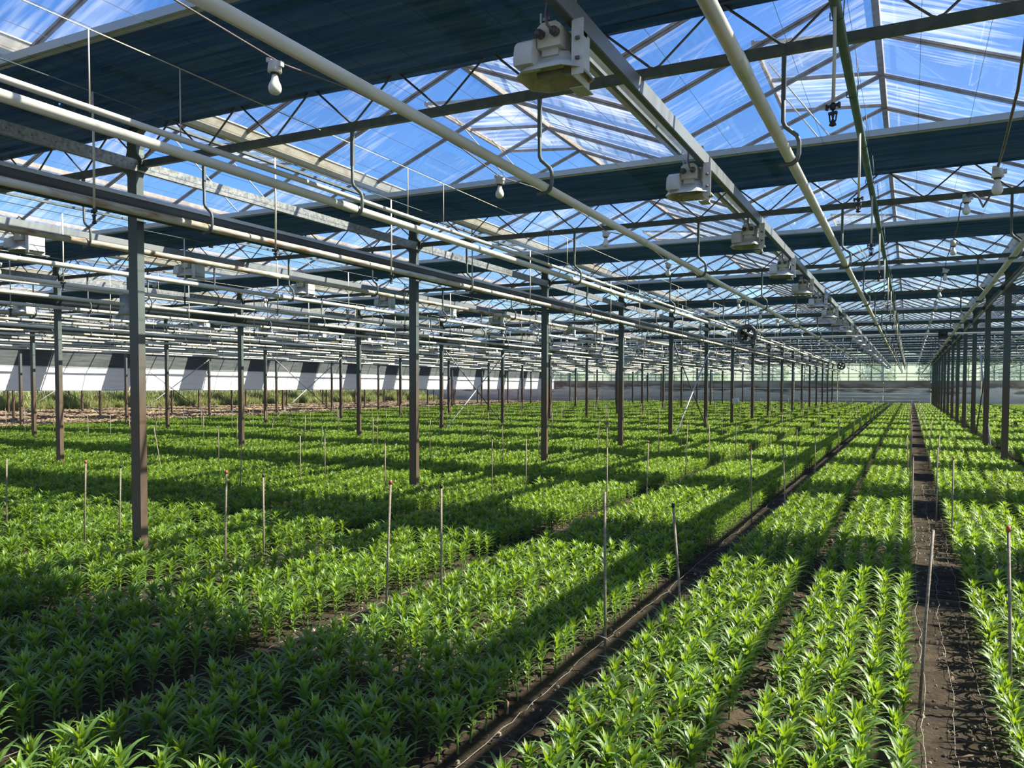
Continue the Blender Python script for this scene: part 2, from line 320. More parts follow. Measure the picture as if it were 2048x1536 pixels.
for i in range(10):
    xb = NODE0 + 0.8 * i
    lat.tube([(xb, 0, ZC + 0.03), (xb + 0.4, 0, ZT - 0.02)], 0.0085, 4, caps=False); lat.tube([(xb + 0.8, 0, ZC + 0.03), (xb + 0.4, 0, ZT - 0.02)], 0.0085, 4, caps=False)
LAT = lat.mesh('lattice', M_STRUT)
ZP = 3.01; PR = 0.031
HK = MB().tube([(0, 0, ZC - 0.03), (0, 0, ZP + 0.215), (0.012, 0, ZP + 0.185), (0.078, 0, ZP + 0.125), (0.092, 0, ZP + 0.09), (0.092, 0, ZP + 0.02), (0.08, 0, ZP - 0.02), (0.055, 0, ZP - 0.038), (0.025, 0, ZP - 0.041), (-0.02, 0, ZP - 0.043)],
               0.0115, 6, flat=(1.25, 0.8)).mesh('pipe_hook', M_STEEL)
HKs = MB().box(-0.0125, 0.0125, -0.011, 0.011, ZP + 0.34, ZC - 0.03).mesh('hook_sleeve', M_STEEL)
HANG = [NODE0 + 0.8 * i for i in (1, 3, 5, 7, 9)]
for bi, (x0, wd) in enumerate(BAYS):
    for k in KS:
        if bi == 0 and k < 2: continue
        t = empty('lattice_truss', (x0, TY(k), 0))
        tag(t, 'steel lattice truss, %s from the camera, in the %s' % (ORD[max(k, 0)] if k >= 0 else 'behind', BAYWORD[bi]), 'truss', 'roof trusses')
        a, b_ = CH[8.10 if bi == 1 else 8.0]
        place('bottom_chord', a, t); place('top_chord', b_, t)
        if bi in (1, 2) and 0 <= k <= 3:
            for i in range(10):
                xb = NODE0 + 0.8 * i
                place('strut', ST_A, t, (xb, 0, ZC + 0.031)); place('strut', ST_B, t, (xb + 0.4, 0, ZC + 0.031))
        else: place('lattice', LAT, t)
        if bi <= 4:
            for hx in HANG:
                h_ = place('pipe_hook', HK, t, (hx - 0.008, 0, 0))
                if bi < 3 and k < 6: place('hook_sleeve', HKs, h_)

# ------------------------------------------------------------------ roof of glass
def span_list():
    out = []
    for bi, (x0, wd) in enumerate(BAYS):
        if bi == 1: out += [(x0, -2.33, -4.355, bi), (-2.33, 1.72, -0.345, bi)]
        else: out += [(x0, x0 + 4, x0 + 2, bi), (x0 + 4, x0 + 8, x0 + 6, bi)]
    return out
P = D / 4.0; YB0 = 5.15
YB = [YB0 + P * i for i in range(-7, 68) if YB0 + P * i < YE - 0.3]
def bar_mesh(dx, dz, nm):   # sloping glazing bar from ridge (0,0) down to (dx,dz)
    L = math.hypot(dx, dz); ux, uz = dx / L, dz / L; nx, nz = -uz * 0.022, ux * 0.022
    if nz > 0: nx, nz = -nx, -nz
    b = MB(); q = [(0, 0), (dx, dz), (dx + nx, dz + nz), (nx, nz)]
    b.add([(x, y, z) for y in (-0.020, 0.020) for x, z in q], [(0, 1, 2, 3), (7, 6, 5, 4), (0, 4, 5, 1), (1, 5, 6, 2), (2, 6, 7, 3), (3, 7, 4, 0)])
    q2 = [(nx, nz), (dx + nx, dz + nz), (dx + 1.9 * nx, dz + 1.9 * nz), (1.9 * nx, 1.9 * nz)]
    b.add([(x, y, z) for y in (-0.008, 0.008) for x, z in q2], [(0, 1, 2, 3), (7, 6, 5, 4), (0, 4, 5, 1), (1, 5, 6, 2), (2, 6, 7, 3), (3, 7, 4, 0)])
    return b.mesh(nm, M_BAR)
def pane_quad(dx, dz, f0, f1, y0, y1, lift=0.006):
    return [(dx * f0, y0, dz * f0 + lift), (dx * f1, y0, dz * f1 + lift), (dx * f1, y1, dz * f1 + lift), (dx * f0, y1, dz * f0 + lift)]
VENTS = {}   # vents: spans of two panes in the left slope of each ridge
def is_vent(si, j):
    base = (j - 10 - (0 if si in (2, 3) else (si * 3) % 8)) % 8
    return base in (0, 1)
RG = MB().prism_y([(-0.03, -0.03), (0.03, -0.03), (0.035, 0.03), (0, 0.05), (-0.035, 0.03)], YS, YE).mesh('ridge_beam', M_BAR)
EAVE = 0.07
for si, (xa, xb, xr, bi) in enumerate(span_list()):
    r = empty('roof', (xr, 0, ZR)); tag(r, None, None, None, 'structure')
    place('ridge_beam', RG, r)
    near = bi in (0, 1, 2)
    for side, xe in ((-1, xa + EAVE), (1, xb - EAVE)):
        dx, dz = xe - xr, ZG - ZR
        bm_ = bar_mesh(dx, dz, 'glazing_bar'); rest = MB(); restb = MB(); quads = {}
        for j, y in enumerate(YB):
            sep = near and 5 <= y < 27
            if sep: place('glazing_bar', bm_, r, (0, y, 0))
            else:
                o0 = len(restb.v)
                me = bm_
                restb.add([(v.co.x, v.co.y + y, v.co.z) for v in me.vertices], [tuple(p_.vertices) for p_ in me.polygons])
            y1 = YB[j + 1] if j + 1 < len(YB) else y + P
            f0 = 0.53 if (side < 0 and is_vent(si, j) and y > 0) else 0.0
            if sep:
                if f0 not in quads: quads[f0] = MB().add(pane_quad(dx, dz, f0, 1, 0, P), [(0, 1, 2, 3)]).mesh('glass_pane', M_GLASS)
                place('glass_pane', quads[f0], r, (0, y, 0))
            else: rest.add([(a, b + 0.0, c) for a, b, c in pane_quad(dx, dz, f0, 1, y, y1)], [(0, 1, 2, 3)])
        place('glass_panes', rest.mesh('glass_panes', M_GLASS), r)['kind'] = 'stuff'
        place('glazing_bars', restb.mesh('glazing_bars', M_BAR), r)['kind'] = 'stuff'
    # open vents
    if bi <= 4:
        j = 0
        while j < len(YB) - 2:
            if is_vent(si, j) and is_vent(si, j + 1) and YB[j] > 0:
                w_ = 1.16; h_ = 0.11
                v = empty('roof_vent', (xr, YB[j], ZR + 0.0)); tag(v, 'open glass roof vent, %s along the %s ridge of the %s' % (ORD[int((YB[j]) // 9.1)], 'left' if si % 2 == 0 else 'right', BAYWORD[bi]), 'vent', 'open roof vents')
                fm = MB()
                for yy in (0.02, P, 2 * P - 0.02): fm.add([(x, yy + s_, z) for s_ in (-0.016, 0.016) for x, z in ((0, 0.02), (-w_, 0.02 + h_), (-w_, -0.012 + h_), (0, -0.012))], [(0, 1, 2, 3), (7, 6, 5, 4), (0, 4, 5, 1), (1, 5, 6, 2), (2, 6, 7, 3), (3, 7, 4, 0)])
                fm.box(-w_ - 0.035, -w_, 0, 2 * P, h_ - 0.02, h_ + 0.03)
                place('vent_frame', fm.mesh('vent_frame', M_BAR), v)
                for q_ in (0, 1): place('glass_pane', MB().add([(0, 0, 0.022), (-w_, 0, h_ + 0.022), (-w_, P - 0.04, h_ + 0.022), (0, P - 0.04, 0.022)], [(0, 1, 2, 3)]).mesh('glass_pane', M_GLASSV), v, (0, q_ * P + 0.02, 0))
                for yy in (P * 0.55, P * 1.45): place('push_rod', MB().tube([(-w_ + 0.05, yy, h_), (-0.25, yy + 0.45, ZG - ZR - 0.22)], 0.009, 6).mesh('push_rod', M_PALECAB), v)
                j += 2
            j += 1
# gutters
gp = [(-0.13, 0.0), (-0.115, 0.0), (-0.075, -0.085), (0.075, -0.085), (0.115, 0.0), (0.13, 0.0), (0.13, -0.012), (0.122, -0.014), (0.085, -0.105), (0.05, -0.14), (-0.05, -0.14), (-0.085, -0.105), (-0.122, -0.014), (-0.13, -0.012)]
GM = MB().prism_y(gp, YS, YE).mesh('gutter_channel', M_GUT)
GS = MB().box(-0.02, 0.02, -0.03, 0.03, -0.42, -0.13).mesh('gutter_stand', M_STEEL)
GB = MB().box(-0.018, 0.018, YS, YE, -0.30, -0.27).mesh('rack_bar', M_STEEL)
gx = sorted({round(a, 3) for a, b, c, d_ in span_list()} | {9.72})
for gi, x in enumerate(gx):
    near_post = any(abs(x - q[0]) < 0.05 for q in PROWS)
    g = empty('roof_gutter', (x, 0, ZG + 0.03)); tag(g, 'cream aluminium roof gutter, %s from the left side of the house' % ORD[gi].replace('nearest', 'first'), 'gutter', 'roof gutters')
    place('gutter_channel', GM, g)
    place('rack_bar', GB, g, (0.16, 0, 0))
    for k in KS: place('gutter_stand', GS, g, (0, TY(k), 0))

# ------------------------------------------------------------------ shade screens (gathered cloth at every truss)
def screen_mesh(wd, depth, seed):
    r = random.Random(seed); n_ = 26; ys = [0.0]
    for i in range(n_ * 2): ys.append(ys[-1] + r.uniform(0.5, 1.5))
    ys = [y / ys[-1] * depth for y in ys]; xs = [-0.012 + (wd + 0.024) * i / 24 for i in range(25)]
    V = []; F = []
    for i, y in enumerate(ys):
        a = (0.024 if i % 2 else -0.024) * r.uniform(0.5, 1.4)
        ph = r.uniform(0, 6.28); w2 = r.uniform(0.5, 1.2)
        for x in xs: V.append((x, -depth + y + 0.006 * math.sin(x * w2 * 2 + ph), a + 0.006 * math.sin(x * w2 + ph)))
    nx = len(xs)
    for i in range(len(ys) - 1):
        for j in range(nx - 1): F.append((i * nx + j, i * nx + j + 1, (i + 1) * nx + j + 1, (i + 1) * nx + j))
    return MB().add(V, F, 0, True).mesh('cloth', M_CLOTH)
SCR = {w_: [screen_mesh(w_, 1.5, s_) for s_ in range(3)] for w_ in (8.0, 8.1)}
SPM = {w_: MB().box(0.0, w_, -1.53, -1.495, -0.03, 0.028).box(0.0, w_, -1.497, -1.47, -0.036, -0.026).mesh('leading_profile', M_PROF) for w_ in (8.0, 8.1)}
for bi, (x0, wd) in enumerate(BAYS):
    for k in KS:
        if bi == 0 and k < 1: continue
        t = empty('shade_screen', (x0, TY(k) + 0.06, ZT - 0.03)); tag(t, 'gathered dark blue shade screen, %s strip of the %s' % (ORD[max(k, 0)] if k >= 0 else 'rearmost', BAYWORD[bi]), 'screen', 'folded shade screens')
        w_ = 8.1 if bi == 1 else 8.0
        place('cloth', SCR[w_][(k + bi) % 3], t); place('leading_profile', SPM[w_], t)
# screen wires
WM = MB().tube([(0, YS, 0), (0, YE, 0)], 0.0016, 4).mesh('wire', M_WIRE)
for bi in (0, 1, 2, 3):
    x0 = BAYS[bi][0]
    for i in range(1, 20):
        tag(place('screen_wire', WM, None, (x0 + 0.4 * i, 0, ZT - 0.065)), 'thin dark support wire, %s from the left under the screens of the %s' % (ORD[i - 1].replace('nearest', 'first'), BAYWORD[bi]), 'wire', 'screen wires of the ' + BAYWORD[bi])

# ------------------------------------------------------------------ heating pipes
PIPE = MB().tube([(0, YS, 0), (0, YE - 1.0, 0)], PR, 12).mesh('pipe', M_PIPE)
PIPER = MB().tube([(0, YS, 0), (0, YE - 1.0, 0)], PR, 12).mesh('rusty_pipe', M_PIPER)
COL = MB().tube([(0, -0.11, 0), (0, 0.11, 0)], 0.0345, 12).mesh('coupling', M_COLLAR)
for bi in range(5):
    x0 = BAYS[bi][0]
    for hi, hx in enumerate(HANG):
        x = x0 + hx + 0.03
        rusty = (bi == 1 and hi == 0) or (bi == 3 and hi in (1, 3)) or (bi == 2 and hi == 4)
        t = tag(place('heating_pipe', PIPER if rusty else PIPE, None, (x, 0, ZP)), '%s heating pipe, %s from the left in the %s' % ('rust-patched pale' if rusty else 'long pale', ORD[hi].replace('nearest', 'first'), BAYWORD[bi]), 'pipe', 'heating pipes hung under the trusses')
        ph = (hi * 2.3 + bi * 1.7) % 6
        for c in range(13):
            y = 0.9 + ph + c * 6.0
            if y < 80: place('coupling', COL, t, (0, y, 0))
# thinner upper pipe with rods and wire
UP = MB().tube([(0, YS, 0), (0, YE - 1, 0)], 0.021, 10).mesh('upper_pipe', M_PIPE)
for bi in (1, 2, 3, 4):
    x = BAYS[bi][0] + 2.18
    tag(place('upper_pipe', UP, None, (x, 0, 3.215)), 'thin pale pipe hung on wire rods in the ' + BAYWORD[bi], 'pipe', 'thin upper pipes')
    t = tag(place('carrier_wire', MB().tube([(x, YS, 3.66), (x, YE, 3.66)], 0.004, 4).mesh('carrier_wire', M_PALECAB)), 'straight steel carrier wire above the thin pipe in the ' + BAYWORD[bi], 'wire', 'carrier wires')
    RM = MB().tube([(x, 0, 3.19), (x, 0, 3.66)], 0.0045, 5).mesh('hanger_rod', M_PALECAB)
    for c in range(20 if bi < 3 else 10): place('hanger_rod', RM, t, (0, 3.01 + c * 1.6 - (0.97 if c % 2 else 0), 0))
# zinc beams between the posts, dark channel below
BEAM = MB()
BEAM.box(-0.02, 0.02, YS, YE, 0.045, 0.052).box(-0.02, 0.02, YS, YE, -0.052, -0.045).box(0.014, 0.02, YS, YE, -0.045, 0.045)
BEAMM = BEAM.mesh('perforated_beam', M_BEAM)
pf = MB()
for i in range(400):
    y = 1 + i * 0.1; pf.box(0.0195, 0.0206, y - 0.005, y + 0.005, -0.005, 0.005)
PERF = pf.mesh('punched_holes', M_DUCT)
for ri, (x, wd) in enumerate(PROWS[:5]):
    b = tag(place('perforated_beam', BEAMM, None, (x + 0.075 if ri else x - 0.085, 0, ZC - 0.02)), 'punched zinc beam along the top of the ' + wd, 'beam', 'beams along the post rows')
    if ri == 1: tag(place('punched_holes', PERF, b), None, None, None, 'stuff')
duct = [(0.085 * math.cos(a) * 0.9, 0.085 * math.sin(a)) for a in [math.pi + math.pi * i / 8 for i in range(9)]]
duct2 = duct + [(0.068, 0.0)] + [(0.068 * math.cos(a) * 0.95, 0.072 * math.sin(a)) for a in [2 * math.pi - math.pi * i / 8 for i in range(9)]]
DM = MB().prism_y([(x, z * 1.9) for x, z in duct2], YS, YE).mesh('channel', M_DUCT)
DL = MB().box(0.055, 0.085, YS, YE, -0.012, 0.022).mesh('channel_lip', M_LIP)
DL2 = MB().box(-0.085, -0.055, YS, YE, -0.012, 0.022).mesh('channel_lip_back', M_LIP)
for ri in (1, 2, 3, 4):
    x, wd = PROWS[ri]
    t = tag(place('drip_channel', DM, None, (x + 0.28, 0, 3.27)), 'dark rounded channel with pale lips beside the ' + wd, 'channel', 'dark channels beside the post rows')
    place('channel_lip', DL, t); place('channel_lip', DL2, t)
# green water main with drop tubes and sprinklers
def sprinkler():
    t = MB()
    t.lathe([(0.006, 0), (0.012, -0.005), (0.014, -0.03), (0.007, -0.035)], 8)
    t.box(-0.032, 0.032, -0.006, 0.006, -0.02, -0.008).box(-0.034, -0.026, -0.008, 0.008, -0.03, -0.004).box(0.026, 0.034, -0.008, 0.008, -0.03, -0.004)
    t.box(-0.02, 0.02, -0.008, 0.008, -0.055, -0.043).tube([(-0.018, 0, -0.05), (-0.014, 0, -0.085), (0, 0, -0.10)], 0.004, 5).tube([(0.018, 0, -0.05), (0.014, 0, -0.085), (0, 0, -0.10)], 0.004, 5)
    t.lathe([(0.005, -0.034), (0.008, -0.06), (0.004, -0.075), (0.016, -0.10), (0.018, -0.106), (0.004, -0.112)], 8)
    return t.mesh('sprinkler', M_BLACK)
SPK = sprinkler()
def drops(x, ztop, zbot, y0, dy, cnt, word, grp):
    TM = MB().tube([(0, 0, 0), (0.002, 0.003, (ztop - zbot) / 2), (0, 0, ztop - zbot)], 0.0085, 7).mesh('drop_tube', M_TUBE)
    for i in range(cnt):
        t = empty('sprinkler_tube', (x, y0 + dy * i + rnd.uniform(-0.03, 0.03), zbot)); tag(t, 'cream drop tube with black sprinkler, %s along the %s' % (ORD[i], word), 'sprinkler', grp)
        place('drop_tube', TM, t); place('sprinkler_head', SPK, t, rot=(0, 0, rnd.uniform(-0.5, 0.5)))
GPI = MB().tube([(0, YS, 0), (0, YE - 1, 0)], 0.026, 10).mesh('green_pipe', M_GREEN)
CLM = MB().tube([(-0.03, 0, 0.0), (-0.03, 0, -0.035), (0, 0, -0.045), (0.03, 0, -0.035), (0.033, 0, 0.05), (0.02, 0, 0.2)], 0.003, 5).mesh('wire_clip', M_WIRE)
g = tag(place('water_main', GPI, None, (-0.352, 0, 3.46)), 'dark green water main running over the bed beside the soil path', 'pipe')
for c in range(22): place('wire_clip', CLM, g, (0, 4.2 + c * 1.15, 0))
drops(-0.352, 3.44, 2.99, 4.1, 2.05, 30, 'green water main', 'sprinkler tubes of the green main')
for bi in (1, 2, 3):
    x = BAYS[bi][0] + 1.16
    tag(place('water_line', MB().tube([(x, YS, 3.72), (x, YE - 1, 3.72)], 0.005, 6).mesh('water_line', M_STEEL)), 'thin grey water line over the ' + BAYWORD[bi], 'pipe', 'thin water lines')
    drops(x, 3.72, 2.90, 3.74 + (bi - 1) * 0.6, 1.82, 26, 'water line of the ' + BAYWORD[bi], 'sprinkler tubes of the ' + BAYWORD[bi])
    if bi == 2: tag(place('water_line', MB().tube([(x + 4, YS, 3.72), (x + 4, YE - 1, 3.72)], 0.005, 6).mesh('water_line', M_STEEL)), 'second thin grey water line over the first left bay', 'pipe', 'thin water lines')
    if bi == 2: drops(x + 4, 3.72, 2.9, 4.4, 1.82, 24, 'second water line, ' + BAYWORD[bi], 'more sprinkler tubes of the ' + BAYWORD[bi])
# transverse shaft
tag(place('cross_shaft', MB().tube([(-30, 26.3, 3.22), (9, 26.3, 3.22)], 0.03, 8).mesh('cross_shaft', M_PIPE)), 'pale drive shaft crossing all bays below the sixth truss', 'shaft')
tag(place('shaft_motor', MB().box(-0.12, 0.12, -0.1, 0.1, -0.13, 0.1).tube([(0, -0.2, 0), (0, -0.1, 0)], 0.07, 12).mesh('shaft_motor', M_BLACK), None, (0.82, 26.3, 3.22)), 'black gear motor on the crossing drive shaft', 'motor')

# ------------------------------------------------------------------ grow lamps
def octo(hx, hy, z, cx=0, cy=0, cut=0.42):
    a, b = hx * (1 - cut), hy * (1 - cut)
    return [(cx + x, cy + y, z) for x, y in ((-a, -hy), (a, -hy), (hx, -b), (hx, b), (a, hy), (-a, hy), (-hx, b), (-hx, -b))]
LM = {}
LM['reflector'] = MB().loft([octo(0.10, 0.075, -0.13), octo(0.12, 0.09, -0.17), octo(0.168, 0.150, -0.215), octo(0.186, 0.172, -0.245)], cap0=True, cap1=False).mesh('reflector_shell', M_WHITE)
LM['mirror'] = MB().loft([octo(0.178, 0.164, -0.244), octo(0.150, 0.134, -0.205), octo(0.09, 0.076, -0.165), octo(0.08, 0.056, -0.155)], cap0=False, cap1=True).mesh('mirror', M_REFL)
LM['rim'] = MB().loft([octo(0.186, 0.172, -0.245), octo(0.178, 0.164, -0.245)], cap0=False, cap1=False).mesh('rim', M_WHITE)
hc = []
for x_ in (-0.155, -0.145, -0.06, -0.05):
    s_ = 0.85 if x_ in (-0.155,) else 1.0
    hc.append([(x_, -0.185, -0.215), (x_, -0.19, -0.185), (x_, -0.175, -0.10 - (1 - s_) * .1), (x_, -0.135, -0.075 - (1 - s_) * .1), (x_, -0.095, -0.075 - (1 - s_) * .1), (x_, -0.07, -0.12), (x_, -0.07, -0.215)])
LM['end_housing'] = MB().loft(hc).mesh('end_housing', M_WHITE)
LM['ballast_box'] = MB().loft([[(-0.045, y_, -0.125), (0.085, y_, -0.125), (0.085, y_, -0.02), (0.06, y_, 0.0), (-0.02, y_, 0.0), (-0.045, y_, -0.02)] for y_ in (-0.13, 0.16)]).mesh('ballast_box', M_WHITE2)
LM['neck'] = MB().box(-0.03, 0.06, -0.10, 0.05, -0.16, -0.12).mesh('neck', M_WHITE)
g_ = MB()
for gx_ in (-0.022, 0.06): g_.tube([(gx_, -0.128, -0.06), (gx_, -0.165, -0.065)], 0.024, 8).tube([(gx_, -0.16, -0.065), (gx_, -0.185, -0.07)], 0.016, 8)
LM['cable_glands'] = g_.mesh('cable_glands', mat('grey_gland', (0.09, 0.085, 0.085), 0.5))
LM['mount_plate'] = MB().box(0.135, 0.142, -0.10, 0.14, -0.28, 0.03).box(0.142, 0.20, -0.10, -0.094, -0.28, 0.0).box(0.06, 0.142, 0.06, 0.20, -0.285, -0.279).box(0.0, 0.142, 0.02, 0.1, -0.02, 0.0).mesh('mount_plate', M_WHITE)
LM['bolts'] = MB().tube([(0.16, -0.108, -0.10), (0.18, -0.108, -0.10)], 0.01, 6).tube([(0.16, -0.108, -0.20), (0.18, -0.108, -0.20)], 0.01, 6).mesh('bolts', M_BROWNCAB)
LM['lamp_cable'] = MB().tube([(0.06, -0.185, -0.07), (0.045, -0.205, -0.05), (0.03, -0.19, 0.0), (0.025, -0.16, 0.09), (0.04, -0.11, 0.155), (0.07, -0.06, 0.12), (0.085, -0.04, 0.03)], 0.008, 7).mesh('lamp_cable', M_BROWNCAB)
LM['clamp'] = MB().box(-0.03, 0.02, -0.12, -0.11, 0.015, 0.03).box(-0.03, -0.02, -0.13, -0.10, 0.0, 0.05).box(0.0, 0.012, -0.13, -0.10, 0.0, 0.05).box(0.09, 0.11, 0.0, 0.03, -0.0, 0.17).mesh('clamp', M_LIP)
LM['lamp_tube'] = MB().tube([(-0.10, 0, -0.212), (0.06, 0, -0.212)], 0.018, 10).box(0.06, 0.10, -0.02, 0.02, -0.235, -0.19).mesh('lamp_tube', mat('lamp_glass', (0.30, 0.31, 0.30), 0.15))
def lamp(x, y, z, label, grp, full=True, flip=False):
    made = {}; UNDER = {'mirror': 'reflector', 'rim': 'reflector', 'lamp_tube': 'reflector', 'bolts': 'mount_plate', 'cable_glands': 'ballast_box'}
    t = empty('grow_lamp', (x, y, z), math.pi if flip else 0); tag(t, label, 'lamp', grp)
    for nme in (LM if full else ('reflector', 'mirror', 'end_housing', 'ballast_box', 'mount_plate', 'lamp_cable')):
        made[nme] = place({'reflector': 'reflector_shell'}.get(nme, nme), LM[nme], made[UNDER[nme]] if nme in UNDER else t)
RLM = MB().box(-0.022, 0.022, YS, YE - 1.5, -0.05, 0.05).mesh('rail', M_STEEL)
RLT = MB().box(0.018, 0.026, YS, YE - 1.5, -0.045, 0.055).mesh('rail_face', mat('rail_zinc', (0.22, 0.24, 0.24), 0.45, 0.3))
def rail(x, z, word):
    t = tag(place('lamp_rail', RLM, None, (x, 0, z)), 'grey steel lamp rail under the trusses of the ' + word, 'rail', 'lamp rails'); place('rail_face', RLT, t)
rail(-1.60, 3.565, BAYWORD[1])
ly = [3.93, 6.82, 9.56, 12.3, 14.75, 17.3]
while ly[-1] < 76: ly.append(ly[-1] + 2.67)
for i, y in enumerate(ly): lamp(-1.72, y, 3.52, 'white faceted grow lamp, %s on the rail above the middle beds' % ORD[i], 'grow lamps on the middle rail', i < 8)
for bi in (2, 3, 4):
    xs_ = BAYS[bi][0] + 4.68
    rail(xs_ + 0.12, 3.565, BAYWORD[bi])
    for i in range(22): lamp(xs_, 3.6 + 2.48 * i, 3.52, 'white faceted grow lamp, %s along the rail of the %s' % (ORD[i], BAYWORD[bi]), 'grow lamps of the ' + BAYWORD[bi], False)
# ------------------------------------------------------------------ bulb strings
M_BULB = mat('milky_bulb', (0.72, 0.72, 0.64), 0.25)
SOCK = MB().lathe([(0.020, 0.0), (0.031, -0.006), (0.034, -0.03), (0.036, -0.055), (0.026, -0.06)], 14).box(0.02, 0.05, -0.012, 0.012, -0.035, -0.01).box(-0.03, 0.0, -0.03, 0.03, -0.01, 0.012).mesh('socket', M_WHITE)
SOCK2 = MB().lathe([(0.024, -0.058), (0.022, -0.068)], 12).mesh('socket_ring', M_BLACK)
BULB = MB().lathe([(0.013, -0.064), (0.016, -0.080), (0.020, -0.096), (0.030, -0.118), (0.0335, -0.134), (0.031, -0.150), (0.021, -0.163), (0.006, -0.168)], 16).mesh('bulb', M_BULB)
def bulbs(x, ys, zs, word, cabmat, cr_=0.005):
    pts = []
    for i, (y, z) in enumerate(zip(ys, zs)):
        if i:
            for s_ in (0.25, 0.5, 0.75):
                yy = ys[i - 1] + (y - ys[i - 1]) * s_; zz = zs[i - 1] + (z - zs[i - 1]) * s_
                pts.append((x + rnd.uniform(-0.02, 0.02), yy, zz + 0.02 + 0.05 * math.sin(s_ * math.pi) + rnd.uniform(-0.012, 0.012)))
        pts.append((x, y - 0.05, z + 0.01)); pts.append((x, y + 0.05, z + 0.005))
    c = tag(place('lighting_cable', MB().tube(pts, cr_, 6).mesh('lighting_cable', cabmat)), 'festoon cable carrying light bulbs over the ' + word, 'cable', 'bulb cables')
    for i, (y, z) in enumerate(zip(ys, zs)):
        t = empty('light_bulb', (x, y, z), rnd.uniform(-0.4, 0.4)); tag(t, 'unlit milky light bulb in white socket, %s on the cable over the %s' % (ORD[i], word), 'bulb', 'bulbs over the ' + word)
        place('socket_ring', SOCK2, place('socket', SOCK, t)); place('bulb', BULB, t)
ys_ = [0.6, 3.1] + [5.56 + 2.42 * i for i in range(26)]
bulbs(-2.9, ys_, [3.28] * len(ys_), 'middle beds', M_BROWNCAB)
ys_ = [8.24 + 2.44 * i for i in range(25)]
bulbs(0.42, ys_, [3.36] * len(ys_), 'soil path', M_BLACK, 0.006)
t = empty('light_bulb', (0.475, 5.98, 3.045)); tag(t, 'large milky bulb hanging low on a thick cable over the soil path', 'bulb', 'bulbs over the soil path'); place('socket_ring', SOCK2, place('socket', SOCK, t)); place('bulb', BULB, t)
tag(place('drooping_cable', MB().tube([(0.43, 3.4, 3.58), (0.44, 3.9, 3.52), (0.465, 4.4, 3.42), (0.48, 5.0, 3.22), (0.475, 5.6, 3.09), (0.475, 5.98, 3.055)], 0.0085, 7).tube([(0.475, 5.98, 2.99), (0.455, 6.2, 2.93), (0.44, 6.6, 2.93), (0.435, 7.0, 3.08), (0.43, 7.5, 3.22), (0.42, 8.0, 3.30), (0.42, 8.24, 3.37)], 0.007, 7).mesh('drooping_cable', M_BROWNCAB)), 'thick brown cable drooping to the lowest bulb over the soil path', 'cable')
for bi in (2, 3):
    ys_ = [4.0 + 2.45 * i for i in range(20)]; bulbs(BAYS[bi][0] + 3.48, ys_, [3.28] * len(ys_), BAYWORD[bi], M_BROWNCAB)

# ------------------------------------------------------------------ fans
def fan(x, y, z, r, label):
    t = empty('circulation_fan', (x, y, z)); tag(t, label, 'fan', 'small fans under the roof')
    ring = MB().tube([(r * math.cos(a), 0, r * math.sin(a)) for a in [2 * math.pi * i / 28 for i in range(28)]], 0.028, 8, closed=True, flat=(1.7, 0.7)).mesh('fan_ring', M_STEEL)
    place('fan_ring', ring, t); place('fan_motor', MB().tube([(0, -0.09, 0), (0, 0.09, 0)], 0.055, 12).mesh('fan_motor', M_BLACK), t)
    bl = MB().add([(0.04, -0.02, -0.03), (r * 0.9, -0.04, -0.06), (r * 0.9, 0.04, 0.06), (0.04, 0.02, 0.03), (0.04, -0.015, -0.028), (r * 0.9, -0.035, -0.058), (r * 0.9, 0.045, 0.062), (0.04, 0.025, 0.032)], [(0, 1, 2, 3), (7, 6, 5, 4), (0, 4, 5, 1), (1, 5, 6, 2), (2, 6, 7, 3), (3, 7, 4, 0)]).mesh('fan_blade', M_BLACK)
    for i in range(4): place('fan_blade', bl, t, rot=(0, math.pi / 2 * i + 0.4, 0))
    place('hanger_strap', MB().box(-0.05, 0.05, -0.01, 0.01, r, r + 0.05).box(-0.04, -0.025, -0.01, 0.01, r, ZC - z).box(0.025, 0.04, -0.01, 0.01, r, ZC - z).mesh('hanger_strap', M_STEEL), t)
fan(-3.42, 19.0, 2.87, 0.19, 'round circulation fan hanging beside the nearest left post row')
fan(-3.35, 46.3, 2.82, 0.18, 'small round fan with four dark blades near the far wall')
t = empty('circulation_fan', (-11.9, TY(1) - 0.4, 2.98)); tag(t, 'grey barrel fan hanging in the first bay left', 'fan', 'small fans under the roof')
place('fan_body', MB().lathe([(0.10, 0.2), (0.13, 0.18), (0.13, -0.05), (0.16, -0.12), (0.17, -0.14)], 18).mesh('fan_body', M_LIP), t)
place('hanger_strap', MB().box(-0.02, 0.02, -0.01, 0.01, 0.2, 0.65).mesh('hanger_strap', M_STEEL), t)

# hanging sensor box
t = empty('sensor_box', (-6.0, 31.2, 1.02)); tag(t, 'small white sensor box hanging on a cord above the far beds', 'box')
place('casing', MB().loft([octo(0.10, 0.10, 0.0), octo(0.12, 0.12, 0.03), octo(0.12, 0.12, 0.17), octo(0.08, 0.08, 0.21)]).mesh('casing', M_WHITE), t)
place('cord', MB().tube([(0, 0, 0.2), (-0.05, 0, 0.7), (0.02, 0, 1.4), (0.0, 0, 2.55)], 0.006, 5).mesh('cord', M_PALECAB), t)

